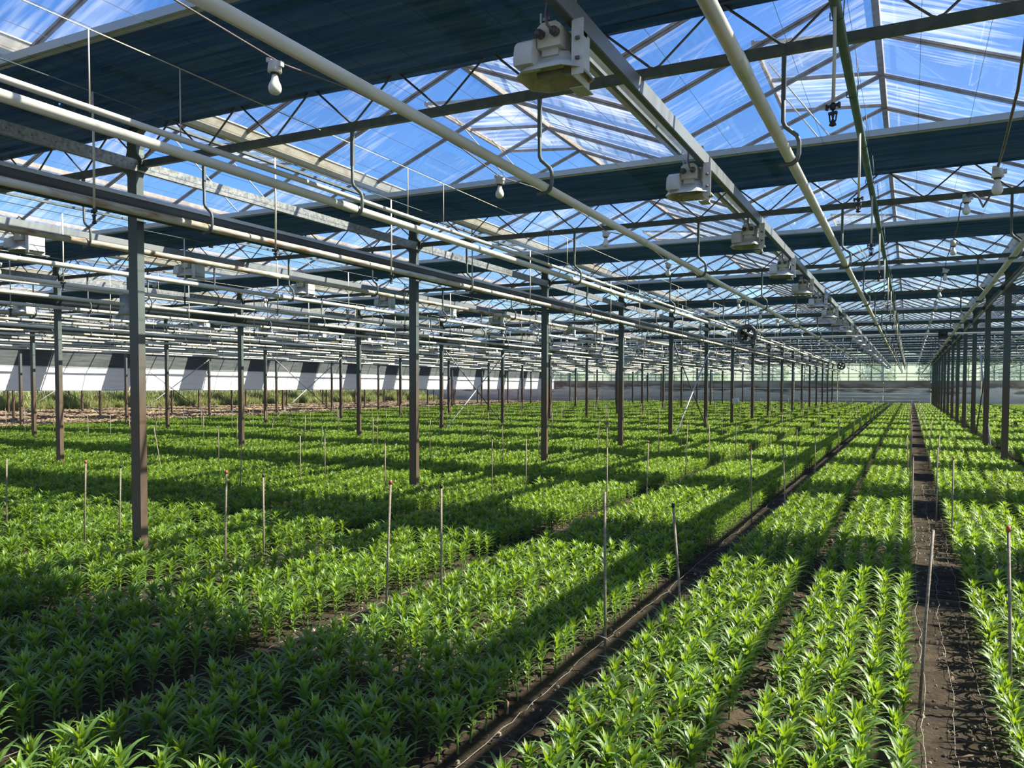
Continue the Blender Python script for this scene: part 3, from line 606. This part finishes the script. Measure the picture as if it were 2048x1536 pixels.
# ------------------------------------------------------------------ cross braces between the fourth and fifth posts
for ri, (x, wd) in enumerate(PROWS[:6]):
    for (ka, kb, nm, mt_, wdx) in ((4, 5, 'dark', M_STRUT, 0), (5, 4, 'pale', M_LIP, 0.05)):
        a = (x + 0.07 + wdx, TY(ka) + (0.1 if ka < kb else -0.1), 2.9); b = (x + 0.07 + wdx, TY(kb) + (-0.05 if ka < kb else 0.05), 0.15)
        tag(place('brace_rod', MB().tube([a, b], 0.018 if nm == 'dark' else 0.022, 6).mesh('brace_rod', mt_)), '%s brace between posts five and six of the %s' % (nm, wd), 'brace', 'diagonal braces')

# ------------------------------------------------------------------ side curtain
M_CUW = mat('curtain_white', (0.80, 0.80, 0.76), 0.75, 0, (0.74, 0.75, 0.73), 3, (1, 0.5, 6), bump=0.25)
M_CUD = mat('curtain_dark', (0.040, 0.050, 0.055), 0.75, 0, (0.075, 0.085, 0.088), 3, (1, 0.4, 8), bump=0.3)
def curtain(z0, z1, nz, m, nm):
    r = random.Random(4); V = []; F = []; ys = [-4 + 0.6 * i for i in range(141)]
    for i, y in enumerate(ys):
        for j in range(nz + 1):
            z = z0 + (z1 - z0) * j / nz; V.append((0.012 * math.sin(z * 26 + y * 0.35 + math.sin(y * 0.9)) + 0.01 * math.sin(y * 0.7), y, z))
    for i in range(len(ys) - 1):
        for j in range(nz): F.append((i * (nz + 1) + j, (i + 1) * (nz + 1) + j, (i + 1) * (nz + 1) + j + 1, i * (nz + 1) + j + 1))
    return MB().add(V, F, 0, True).mesh(nm, m)
t = empty('side_curtain', (-35.0, 0, 0)); tag(t, 'long two-tone side curtain, white below and dark grey above', 'curtain')
place('white_panel', curtain(1.42, 2.50, 14, M_CUW, 'white_panel'), t); place('dark_panel', curtain(2.50, 3.78, 14, M_CUD, 'dark_panel'), t)
place('hem_bar', MB().tube([(0, -4, 1.41), (0, 80.2, 1.41)], 0.02, 6).mesh('hem_bar', M_LIP), t)
place('seam', MB().box(0.012, 0.022, -4, 80.2, 2.485, 2.515).mesh('seam', M_LIP), t)

# ------------------------------------------------------------------ far wall
M_CONC = bpy.data.materials.new('stained_concrete'); M_CONC.use_nodes = True; n = M_CONC.node_tree; p = n.nodes['Principled BSDF']; p.inputs['Roughness'].default_value = 0.9
ge = n.nodes.new('ShaderNodeNewGeometry'); mp = n.nodes.new('ShaderNodeMapping'); mp.inputs['Scale'].default_value = (0.35, 1, 1.4); n.links.new(ge.outputs['Position'], mp.inputs[0])
no = n.nodes.new('ShaderNodeTexNoise'); no.inputs['Scale'].default_value = 1.3; no.inputs['Detail'].default_value = 6; n.links.new(mp.outputs[0], no.inputs['Vector'])
sp = n.nodes.new('ShaderNodeSeparateXYZ'); n.links.new(ge.outputs['Position'], sp.inputs[0])
ma = n.nodes.new('ShaderNodeMath'); ma.operation = 'MULTIPLY_ADD'; ma.inputs[1].default_value = 2.4; n.links.new(no.outputs['Fac'], ma.inputs[0]); n.links.new(sp.outputs['Z'], ma.inputs[2])
cr = n.nodes.new('ShaderNodeValToRGB'); e = cr.color_ramp.elements
e[0].position = 0.30; e[0].color = (0.40, 0.39, 0.36, 1); e[1].position = 0.60; e[1].color = (0.74, 0.72, 0.66, 1); q = e.new(0.70); q.color = (0.18, 0.135, 0.10, 1); q = e.new(0.9); q.color = (0.50, 0.46, 0.40, 1)
dv = n.nodes.new('ShaderNodeMath'); dv.operation = 'MULTIPLY'; dv.inputs[1].default_value = 0.25; n.links.new(ma.outputs[0], dv.inputs[0]); n.links.new(dv.outputs[0], cr.inputs[0]); n.links.new(cr.outputs[0], p.inputs['Base Color'])
WY = 82.8; WZ = 2.27
def wall_y(name, x0, x1, label):
    w_ = empty(name, (0, 0, 0)); tag(w_, label, None, None, 'structure')
    x = x1; i = 0
    pm = MB().box(-3.97, 0.0, 0, 0.12, -0.05, WZ).mesh('concrete_panel', M_CONC)
    while x > x0 + 0.1:
        place('concrete_panel', pm, w_, (x, WY, 0)); x -= 4.0
    place('sill', MB().box(x0, x1, WY - 0.06, WY + 0.14, WZ, WZ + 0.05).mesh('sill', M_STEEL), w_)
    ml = MB().box(-0.025, 0.025, WY - 0.03, WY + 0.03, WZ, 4.25).mesh('mullion', M_STEEL)
    mw = MB().box(-0.07, 0.07, WY - 0.05, WY + 0.05, WZ, 4.25).mesh('white_mullion', M_WHITE)
    gpn = MB().add([(0, WY, WZ + .04), (1.0, WY, WZ + .04), (1.0, WY, 4.2), (0, WY, 4.2)], [(0, 1, 2, 3)]).mesh('glass_pane', M_GLASSW)
    c = int(x1 - x0)
    for i in range(c):
        place('glass_pane', gpn, w_, (x1 - 1 - i, 0, 0))
        place('mullion', mw if i % 8 == 4 else ml, w_, (x1 - i, 0, 0))
    place('glazing_rail', MB().box(x0, x1, WY - 0.035, WY + 0.035, 2.98, 3.03).box(x0, x1, WY - 0.035, WY + 0.035, 2.66, 2.69).box(x0, x1, WY - 0.06, WY + 0.06, 4.0, 4.25).mesh('glazing_rail', M_STEEL), w_)
    tri = MB()
    for (xa, xb, xr, bi) in span_list():
        tri.add([(xa, WY, 4.25), (xb, WY, 4.25), (xr, WY, ZR)], [(0, 1, 2)])
    place('gable_glass', tri.mesh('gable_glass', M_GLASSW), w_)
wall_y('wall_back', -62.0, 9.7, 'far wall of stained concrete panels below greenish glass')
# heating pipes along the far wall
for z, lb in ((1.53, 'top'), (1.10, 'second'), (0.78, 'third'), (0.45, 'lowest')):
    tag(place('wall_pipe', MB().tube([(-36, WY - 0.35, z), (1.5, WY - 0.35, z)], 0.028, 8).mesh('wall_pipe', M_PIPE)), 'pale horizontal pipe along the far concrete wall, %s of four' % lb, 'pipe', 'pipes on the far wall')
# side walls (left far, right)
for nme, x, lb in (('wall_left', -62.38, 'left side wall of glass on a low concrete base'), ('wall_right', 9.8, 'right side wall of glass on a low concrete base')):
    w_ = empty(nme, (x, 0, 0)); tag(w_, lb, None, None, 'structure')
    place('base', MB().box(-0.06, 0.06, YS, WY, -0.05, 0.5).mesh('base', M_CONC), w_)
    place('glass', MB().add([(0, YS, 0.5), (0, WY, 0.5), (0, WY, 4.25), (0, YS, 4.25)], [(0, 1, 2, 3)]).mesh('glass', M_GLASSW), w_)
    b = MB()
    for i in range(44): b.box(-0.03, 0.03, YS + 2 * i - 0.03, YS + 2 * i + 0.03, 0.5, 4.25)
    place('mullions', b.mesh('mullions', M_STEEL), w_)['kind'] = 'stuff'

# ------------------------------------------------------------------ lilies
def leaf_geo(L, W, el0, droop, az, base, r, seg=6, fold=0.35):
    """arched lanceolate leaf: returns verts, faces in plant space"""
    prof = [0.42, 0.86, 1.0, 0.88, 0.58, 0.26, 0.0] if seg == 6 else ([0.5, 1.0, 0.7, 0.0] if seg == 3 else [0.7, 1.0, 0.0])
    V = []; F = []; x = z = 0.0; el = el0; ca, sa = math.cos(az), math.sin(az)
    tw = r.uniform(-0.3, 0.3)
    for i in range(seg + 1):
        h = W * prof[i] / 2; up = h * fold; s1 = math.sin(tw * i / seg)
        for s_ in (-1, 0, 1):
            lx = x - math.sin(el) * (up if s_ else 0); lz = z + math.cos(el) * (up if s_ else 0) + s_ * h * s1; ly = s_ * h
            V.append((base[0] + lx * ca - ly * sa, base[1] + lx * sa + ly * ca, base[2] + lz))
        x += math.cos(el) * L / seg; z += math.sin(el) * L / seg; el -= droop / seg * (0.5 + i / seg)
    for i in range(seg):
        for j in (0, 1): F.append((i * 3 + j, i * 3 + j + 1, i * 3 + 4 + j, i * 3 + 3 + j))
    return V, F
def lily(seed, lod):
    r = random.Random(seed); H = 0.165 * r.uniform(0.92, 1.08); lean = (r.uniform(-0.012, 0.012), r.uniform(-0.012, 0.012))
    leaves = []
    N = {0: 22, 1: 13, 2: 8}[lod]; T = {0: 9, 1: 6, 2: 4}[lod]; seg = {0: 6, 1: 3, 2: 2}[lod]; fat = {0: 1, 1: 1.15, 2: 1.5}[lod]
    at = lambda t: (lean[0] * t, lean[1] * t, H * t)
    for i in range(N):
        t = (i + 0.5) / N; tt = 0.14 + 0.82 * t ** 0.85; az = i * 2.4 + r.uniform(-0.3, 0.3)
        L = (0.050 + 0.088 * min(1, t * 1.35)) * r.uniform(0.85, 1.15); W = (0.011 + 0.012 * min(1, t * 1.4)) * fat
        leaves.append((leaf_geo(L, W, RAD(38 + 26 * t + r.uniform(-9, 9)), RAD(104 - 26 * t + r.uniform(-18, 16)), az, at(tt), r, seg), 0))
    for i in range(T):
        t = i / T; az = i * 2.4 + r.uniform(-0.25, 0.25)
        L = (0.098 - 0.028 * t) * r.uniform(0.9, 1.1); W = (0.025 - 0.008 * t) * fat
        leaves.append((leaf_geo(L, W, RAD(66 + 20 * t + r.uniform(-5, 5)), RAD(26 - 50 * t if t > .5 else 30 + r.uniform(-6, 10)), az, at(0.97 + 0.03 * t), r, seg, 0.5), 1))
    stem = MB(); sp_ = [(0, 0, -0.02), at(0.35), at(0.7), at(1.05)]
    stem.tube(sp_, [0.0058, 0.0052, 0.0048, 0.004], 6 if lod == 0 else 3, 2, caps=False)
    return leaves, stem
LILY = []
for lod, cnt in ((0, 6), (1, 4), (2, 4)):
    for s_ in range(cnt):
        leaves, stem = lily(100 + lod * 20 + s_, lod)
        b = MB(); 
        for (V, F), mi in leaves: b.add(V, F, mi, True)
        b.add(stem.v, stem.f, 2, True)
        whole = b.mesh('lily', M_LEAF, M_YOUNG, M_STEM)
        parts = None
        if lod == 0:
            parts = [MB().add(V, F, 0, True).mesh('lily_leaf', (M_LEAF, M_YOUNG)[mi]) for (V, F), mi in leaves]
            sm_ = MB().add(stem.v, stem.f, 0, True).mesh('lily_stem', M_STEM); parts = (sm_, parts)
        LILY.append((lod, whole, parts))
PATHS = [0.22 - 1.79 * i for i in range(-5, 18)]
ROWO = [0.235 + 0.137 * i for i in range(5)] + [1.007 + 0.137 * i for i in range(5)]
pts = []
r = random.Random(11)
camR = M.to_3x3().inverted()
def px(pt):
    v = camR @ (Vector(pt) - Vector((0, 0, 1.64)))
    if v.z > -0.2: return None
    return 1024 + 1587.9 * v.x / -v.z, 829.8 - 1587.9 * v.y / -v.z
for n_, pc in enumerate(PATHS):
    for o_i, off in enumerate(ROWO):
        xr_ = pc - off
        for c in range(int((WY - 1.2) / 0.135)):
            y = 1.0 + c * 0.135 + r.uniform(-0.035, 0.035); x = xr_ + r.uniform(-0.022, 0.022)
            if y > WY - 1.6: continue
            ang = math.degrees(math.atan2(-x, y))
            if ang > 68 or ang < -22: continue
            lim = -29.3 - max(0, y - 20) * 0.09
            if x < lim + r.uniform(-0.4, 0.4): continue
            if r.random() < (0.04 if x > -22 else 0.25): continue
            if abs(x + 6.38) < 0.10 and abs(((y - Y0 + D / 2) % D) - D / 2) < 0.10: continue
            if abs(x - 1.72) < 0.12 and abs(((y - Y0 + D / 2) % D) - D / 2) < 0.12: continue
            s_ = r.gauss(1.0, 0.075) * (1.0 if x > -24 else 0.8)
            if off in (ROWO[0], ROWO[-1]): s_ *= 0.97
            pts.append([x, y, s_, r.uniform(0, 6.283), n_, o_i, r.random(), r.uniform(-0.09, 0.09), r.uniform(-0.09, 0.09)])
# the 300 plants that show largest are objects of their own
vis = []
for i, q in enumerate(pts):
    if q[1] > 9: continue
    u = px((q[0], q[1], 0.2))
    if u and -20 < u[0] < 2068 and 0 < u[1] < 1560: vis.append((q[0] ** 2 + q[1] ** 2, i))
vis.sort(); solo = [i for _, i in vis[:300]]; solos = set(solo)
PN = {4: 'left of the second path', 5: 'between the two soil paths'}
cntr = {}
for rank, i in enumerate(solo):
    x, y, s_, rz, n_, o_i, rv, tx, ty = pts[i]
    v = int(rv * 6) % 6; whole, parts = LILY[v][1], LILY[v][2]
    d_n = n_ - 5
    bedw = {-1: 'right bed'}.get(d_n, '%s left bed' % ORD[min(max(d_n, 0), 19)].replace('nearest', 'first'))
    kk_ = (n_, o_i); c_ = cntr[kk_] = cntr.get(kk_, -1) + 1
    lb = 'lily plant, %s from the camera in the %s row of the %s' % (ORD[c_].replace('nearest', 'first'), ORD[o_i].replace('nearest', 'first'), bedw)
    if rank < 44:
        t = empty('lily_plant', (x, y, 0.0), rz)
        t.rotation_euler = (tx, ty, rz); t.scale = (s_, s_, s_)
        place('stem', parts[0], t)
        for lm in parts[1]: place('leaf', lm, t)
    else:
        t = place('lily_plant', whole, None, (x, y, 0.0), (tx, ty, rz), (s_, s_, s_))
    tag(t, lb, 'plant', 'lilies in the ' + bedw + ', row ' + ORD[o_i])
# everything else: one stuff object, instanced
def stuff_instances(name, P_, meshes, label):
    col = bpy.data.collections.new(name + '_kinds')
    for i, me in enumerate(meshes):
        o = bpy.data.objects.new('%s_kind_%02d' % (name, i), me); col.objects.link(o)
    me = bpy.data.meshes.new(name); me.from_pydata([(q[0], q[1], q[2]) for q in P_], [], [])
    a = me.attributes.new('rot', 'FLOAT_VECTOR', 'POINT'); a.data.foreach_set('vector', [c for q in P_ for c in q[3]])
    a = me.attributes.new('siz', 'FLOAT', 'POINT'); a.data.foreach_set('value', [q[4] for q in P_])
    a = me.attributes.new('knd', 'INT', 'POINT'); a.data.foreach_set('value', [q[5] for q in P_])
    o = place(name, me); tag(o, label, None, None, 'stuff')
    ng = bpy.data.node_groups.new(name, 'GeometryNodeTree'); ng.interface.new_socket('Geometry', in_out='INPUT', socket_type='NodeSocketGeometry'); ng.interface.new_socket('Geometry', in_out='OUTPUT', socket_type='NodeSocketGeometry')
    N = ng.nodes; gi = N.new('NodeGroupInput'); go = N.new('NodeGroupOutput'); ip = N.new('GeometryNodeInstanceOnPoints'); ci = N.new('GeometryNodeCollectionInfo')
    ci.inputs['Collection'].default_value = col; ci.inputs['Separate Children'].default_value = True; ci.inputs['Reset Children'].default_value = True
    def at(nm, ty):
        q = N.new('GeometryNodeInputNamedAttribute'); q.data_type = ty; q.inputs['Name'].default_value = nm; return [s for s in q.outputs if s.enabled and s.name == 'Attribute'][0]
    L = ng.links.new; L(gi.outputs[0], ip.inputs['Points']); L(ci.outputs[0], ip.inputs['Instance']); ip.inputs['Pick Instance'].default_value = True
    L(at('knd', 'INT'), ip.inputs['Instance Index']); L(at('rot', 'FLOAT_VECTOR'), ip.inputs['Rotation']); L(at('siz', 'FLOAT'), ip.inputs['Scale']); L(ip.outputs[0], go.inputs[0])
    md = o.modifiers.new('instances', 'NODES'); md.node_group = ng
    return o
PP = []
for i, q in enumerate(pts):
    if i in solos: continue
    d_ = math.hypot(q[0], q[1]); k = int(q[6] * 6) if d_ < 16 else (6 + int(q[6] * 4) if d_ < 36 else 10 + int(q[6] * 4))
    s_ = q[2]
    PP.append((q[0], q[1], 0.0, (q[7], q[8], q[3]), s_, k))
stuff_instances('lily_crop', PP, [m_[1] for m_ in LILY], 'dense young lily crop filling the beds to the far wall')
print('LILIES', len(PP))
# weeds at the far left
def weed(seed):
    r = random.Random(seed); b = MB()
    for i in range(16):
        az = r.uniform(0, 6.28); V, F = leaf_geo(r.uniform(0.5, 1.25), 0.05, RAD(r.uniform(60, 88)), RAD(r.uniform(10, 80)), az, (r.uniform(-.15, .15), r.uniform(-.15, .15), 0), r, 3)
        b.add(V, F, 0 if r.random() < 0.62 else 1, True)
    return b.mesh('weed', M_WEED, M_WEEDY)
WP = []; r = random.Random(3)
for i in range(9000):
    x = r.uniform(-62, -50.5); y = r.uniform(14, 82)
    WP.append((x, y, 0.0, (0, 0, r.uniform(0, 6.28)), r.uniform(0.8, 1.25) * (1 if x < -52 else 0.6), r.randrange(4)))
stuff_instances('tall_weeds', WP, [weed(i) for i in range(4)], 'tall yellowish green weeds beyond the bare soil on the far left')
# straw and clods on the bare soil
cl = []
def clod(seed):
    r = random.Random(seed); b = MB()
    for i in range(5):
        a = r.uniform(0, 6.28); l = r.uniform(0.1, 0.3); x, y = r.uniform(-.2, .2), r.uniform(-.2, .2)
        b.tube([(x, y, 0.02), (x + l * math.cos(a), y + l * math.sin(a), r.uniform(0.02, 0.10))], 0.007, 3, caps=False)
    for i in range(3):
        x, y = r.uniform(-.3, .3), r.uniform(-.3, .3); s_ = r.uniform(0.03, 0.08)
        b.loft([[(x + s_ * math.cos(t_), y + s_ * math.sin(t_), 0) for t_ in (0, 1.5, 3.1, 4.7)], [(x + s_ * .5 * math.cos(t_ + .3), y + s_ * .5 * math.sin(t_ + .3), s_ * .8) for t_ in (0, 1.5, 3.1, 4.7)]], mi=1)
    return b.mesh('clod', mat('dry_straw', (0.45, 0.36, 0.22), 0.8), mat('clod_soil', (0.16, 0.11, 0.075), 0.95))
for i in range(6000):
    x = r.uniform(-51, -30); y = r.uniform(12, 82); cl.append((x, y, 0.0, (0, 0, r.uniform(0, 6.28)), r.uniform(0.7, 1.4), r.randrange(3)))
stuff_instances('straw_litter', cl, [clod(i) for i in range(3)], 'dry straw and clods scattered over the bare brown soil')
# small litter on the near paths
def crumb(seed):
    r = random.Random(seed); b = MB(); s_ = r.uniform(0.006, 0.014)
    b.loft([[(s_ * math.cos(t_), s_ * math.sin(t_), -0.004) for t_ in (0, 1.3, 2.6, 3.9, 5.1)], [(s_ * .8 * math.cos(t_ + .3), s_ * .8 * math.sin(t_ + .3), s_ * .6) for t_ in (0, 1.3, 2.6, 3.9, 5.1)], [(s_ * .2 * math.cos(t_ + .3), s_ * .2 * math.sin(t_ + .3), s_) for t_ in (0, 1.3, 2.6, 3.9, 5.1)]])
    return b.mesh('crumb', mat('soil_crumb', (0.09, 0.07, 0.05), 0.95) if seed % 4 else mat('pale_chip', (0.34, 0.28, 0.2), 0.9))
CP = []
for pc in PATHS[5:9]:
    for i in range(700):
        x = pc + r.gauss(0, 0.13); y = 1.6 + 12 * r.random() ** 1.5; CP.append((x, y, 0.006, (0, 0, r.uniform(0, 6.28)), r.uniform(0.3, 1.1), r.randrange(5)))
for pc in PATHS[4:8]:
    for i in range(400): CP.append((pc - 0.9 + r.gauss(0, 0.3), 1.6 + 8 * r.random(), 0.006, (0, 0, r.uniform(0, 6.28)), r.uniform(0.5, 1.3), r.randrange(5)))
stuff_instances('soil_crumbs', CP, [crumb(i) for i in range(5)], 'soil crumbs and pale chips littering the walking paths')

# ------------------------------------------------------------------ netting twine on the paths
for pi_, pc in enumerate(PATHS[5:9]):
    word = ['soil path in front', 'second path left', 'third path left', 'fourth path left'][pi_]
    for li, off in enumerate((-0.14, 0.0, 0.145)):
        P3 = []; y = 1.8; r2 = random.Random(pi_ * 10 + li)
        wx = 0
        while y < 15:
            wx = wx * 0.75 + r2.uniform(-0.011, 0.011); P3.append((pc + off + wx, y, 0.022 + r2.uniform(-0.006, 0.012))); y += r2.uniform(0.06, 0.13)
        tag(place('net_twine', MB().tube(P3, 0.0013, 4).mesh('net_twine', M_TWINE)), 'white netting twine lying on the %s, %s of three' % (word, ('left', 'middle', 'right')[li]), 'twine', 'twines of the crop netting')
    b = MB(); r2 = random.Random(pi_ + 90)
    for i in range(80):
        y = 2 + 12 * r2.random(); P3 = [(pc - 0.15 + 0.075 * j, y + r2.uniform(-0.025, 0.025), 0.02 + r2.uniform(-0.003, 0.01)) for j in range(5)]; b.tube(P3, 0.0008, 3, caps=False)
    tag(place('cross_threads', b.mesh('cross_threads', M_TWINE)), 'fine cross threads of netting over the ' + word, None, None, 'stuff')
for (x, y, a, l, lb) in ((-0.56, 3.86, 0.45, 0.26, 'curved brown twig in the dark gap of the nearest bed'), (-1.75, 3.45, 2.0, 0.15, 'brown stub of stalk on the second path'), (-1.60, 4.1, 0.9, 0.14, 'pale dry stalk on the second path'), (0.2, 3.9, 0.2, 0.12, 'short dry stalk on the soil path in front')):
    tag(place('dry_twig', MB().tube([(0, 0, 0.015), (l * .5 * math.cos(a), l * .5 * math.sin(a), 0.04), (l * math.cos(a + .15), l * math.sin(a + .15), 0.035)], [0.007, 0.006, 0.004], 6).mesh('dry_twig', M_TWIG), None, (x, y, 0.01)), lb, 'twig')

# ------------------------------------------------------------------ stakes
near = [((0.07, 4.47), (0.045, 0.0), 0.93, None), ((0.475, 4.57), (-0.03, 0), 0.94, 'r'), ((-1.54, 4.28), (-0.01, 0), 1.04, None), ((-1.29, 5.05), (-0.07, 0), 0.865, 'b'),
        ((-3.10, 4.31), (0.045, 0), 1.0, 'r'), ((-2.96, 4.79), (0, 0), 0.925, 'b'), ((-5.10, 4.82), (0.03, 0), 0.915, 'r'), ((-4.945, 5.11), (0, 0), 0.865, 'b'), ((-7.10, 4.96), (0.04, 0), 0.90, 'r'),
        ((-7.14, 5.37), (0.035, 0), 0.815, 'b'), ((-8.57, 5.1), (0.03, 0), 0.865, None), ((0.02, 12.5), (0, 0), 0.93, None), ((0.04, 9.39), (0, 0), 0.92, 'r'), ((0.31, 10.88), (0.0, 0), 0.92, None), ((0.40, 9.07), (0, 0), 0.93, 'r'),
        ((-1.65, 9.63), (-0.02, 0), 0.92, 'r'), ((-1.34, 10.16), (-0.04, 0), 0.93, 'b'), ((-3.21, 8.94), (0, 0), 0.92, None), ((-3.05, 10.0), (0.02, 0), 0.92, 'r'), ((-5.13, 9.63), (0, 0), 0.93, 'b'), ((-4.72, 9.86), (0, 0), 0.92, None),
        ((-6.29, 8.75), (0, 0), 0.92, None), ((-8.12, 9.71), (0, 0), 0.93, 'r'), ((-8.02, 9.04), (0, 0), 0.92, 'b'), ((-8.78, 8.6), (0.05, 0), 0.92, None), ((-11.5, 9.5), (-0.2, 0), 0.92, None), ((-11.34, 10.6), (0, 0), 0.92, None)]
cnt = len(near); r = random.Random(21)
for n_, pc in enumerate(PATHS[4:]):
    for kk in range(2, 12):
        for sx in (-0.19, 0.17):
            near_r = 4.6 + 4.75 * kk + r.uniform(-0.5, 0.7)
            if n_ > 5 and kk > 6 and r.random() < 0.4: continue
            if near_r < 75: near.append(((pc + sx + r.uniform(-0.04, 0.04), near_r), (r.uniform(-0.05, 0.05), 0), r.uniform(0.82, 1.0), r.choice((None, None, 'r', 'b'))))
for n_ in range(7, 17):
    pc = 0.22 - 1.79 * n_
    for kk in range(0, 2):
        for sx in (-0.19, 0.17): near.append(((pc + sx, 4.8 + 4.7 * kk + r.uniform(-0.4, 0.4) + (0 if n_ < 9 else 4)), (r.uniform(-0.05, 0.05), 0), r.uniform(0.82, 1.0), r.choice((None, 'r', 'b'))))
near = near[:296]
for i, ((x, y), (lx, ly), h, cap) in enumerate(near):
    s = empty('support_stake', (x, y, 0)); n_ = round((0.22 - x) / 1.79); sd_ = 'left' if x < 0.22 - 1.79 * n_ else 'right'
    pw = 'rightmost path' if n_ < 0 else ['soil path', 'second path', 'third path', 'fourth path', 'fifth path', 'sixth path', 'seventh path', 'eighth path', 'ninth path', 'tenth path', 'eleventh path', 'twelfth path', 'thirteenth path', 'fourteenth path', 'fifteenth path', 'sixteenth path', 'seventeenth path', 'eighteenth path'][n_]
    lean = 'leaning ' if abs(lx) > 0.04 else ''
    lab = '%sstake%s on %s edge of the %s, by the %s truss' % (lean, {None: '', 'r': ' with red cap', 'b': ' with black cap'}[cap], sd_, pw, ORD[min(max(int(round((y - Y0) / D)), 0), 17)])
    tag(s, lab, 'stake', 'netting stakes')
    place('shaft', MB().tube([(0, 0, -0.02), (lx * .45, ly * .45, h * 0.5), (lx, ly, h)], 0.0078, 7).mesh('stake_shaft', M_STAKE), s)
    if cap: place('cap', MB().tube([(lx, ly, h - 0.005), (lx, ly, h + 0.022)], 0.0105, 8).mesh('stake_cap', M_CAPR if cap == 'r' else M_CAPB), s)
# two clips at the stake standing on the second path
tag(place('net_clip', MB().tube([(-1.58, 4.25, 0.22), (-1.53, 4.265, 0.20), (-1.50, 4.25, 0.19)], 0.003, 6).mesh('net_clip', M_TWINE)), 'white net clip tied high on the tall stake on the second path', 'clip')
tag(place('net_clip', MB().tube([(-1.58, 4.25, 0.10), (-1.50, 4.27, 0.095)], 0.0035, 6).mesh('net_clip', M_TWINE)), 'white net clip tied low on the tall stake on the second path', 'clip')

# ------------------------------------------------------------------ outside: trees and hedge beyond the far wall
def tree_mesh(seed):
    r = random.Random(seed); b = MB()
    for i in range(1500):
        a = r.uniform(0, 6.28); q = r.uniform(-1, 1); rr = 2.2 * r.random() ** 0.4; x = rr * math.cos(a) * math.sqrt(1 - q * q); y = rr * math.sin(a) * math.sqrt(1 - q * q); z = 3.2 + rr * q * 1.25
        V, F = leaf_geo(0.35, 0.25, r.uniform(-1, 1), 0.4, r.uniform(0, 6.28), (x, y, z), r, 2); b.add(V, F, 0, False)
    return b.mesh('crown', M_TREE)
TMs = [tree_mesh(i) for i in range(3)]; TRK = MB().tube([(0, 0, 0), (0.1, 0, 1.5), (0, 0, 3.2)], [0.2, 0.15, 0.1], 8).mesh('trunk', M_TWIG)
r = random.Random(9)
for i in range(15):
    t = empty('garden_tree', (-62 + i * 5.9 + r.uniform(-.2, .2), 92 + r.uniform(0, 6), 0), r.uniform(0, 6)); s_ = r.uniform(0.8, 1.15); t.scale = (s_, s_, s_)
    tag(t, 'bushy green tree outside beyond the far glass wall, %s from the left' % ORD[i].replace('nearest', 'first'), 'tree', 'trees beyond the far wall')
    place('crown', TMs[i % 3], t); place('trunk', TRK, t)
M_LAWN = mat('outside_grass', (0.10, 0.17, 0.05), 0.9, var=(0.2, 0.25, 0.09), scale=2)
tag(place('lawn', MB().add([(-140, WY + 0.3, 0.0), (60, WY + 0.3, 0.0), (60, 300, 0.0), (-140, 300, 0.0)], [(0, 1, 2, 3)]).mesh('lawn', M_LAWN)), 'grass outside beyond the far wall', kind='structure')
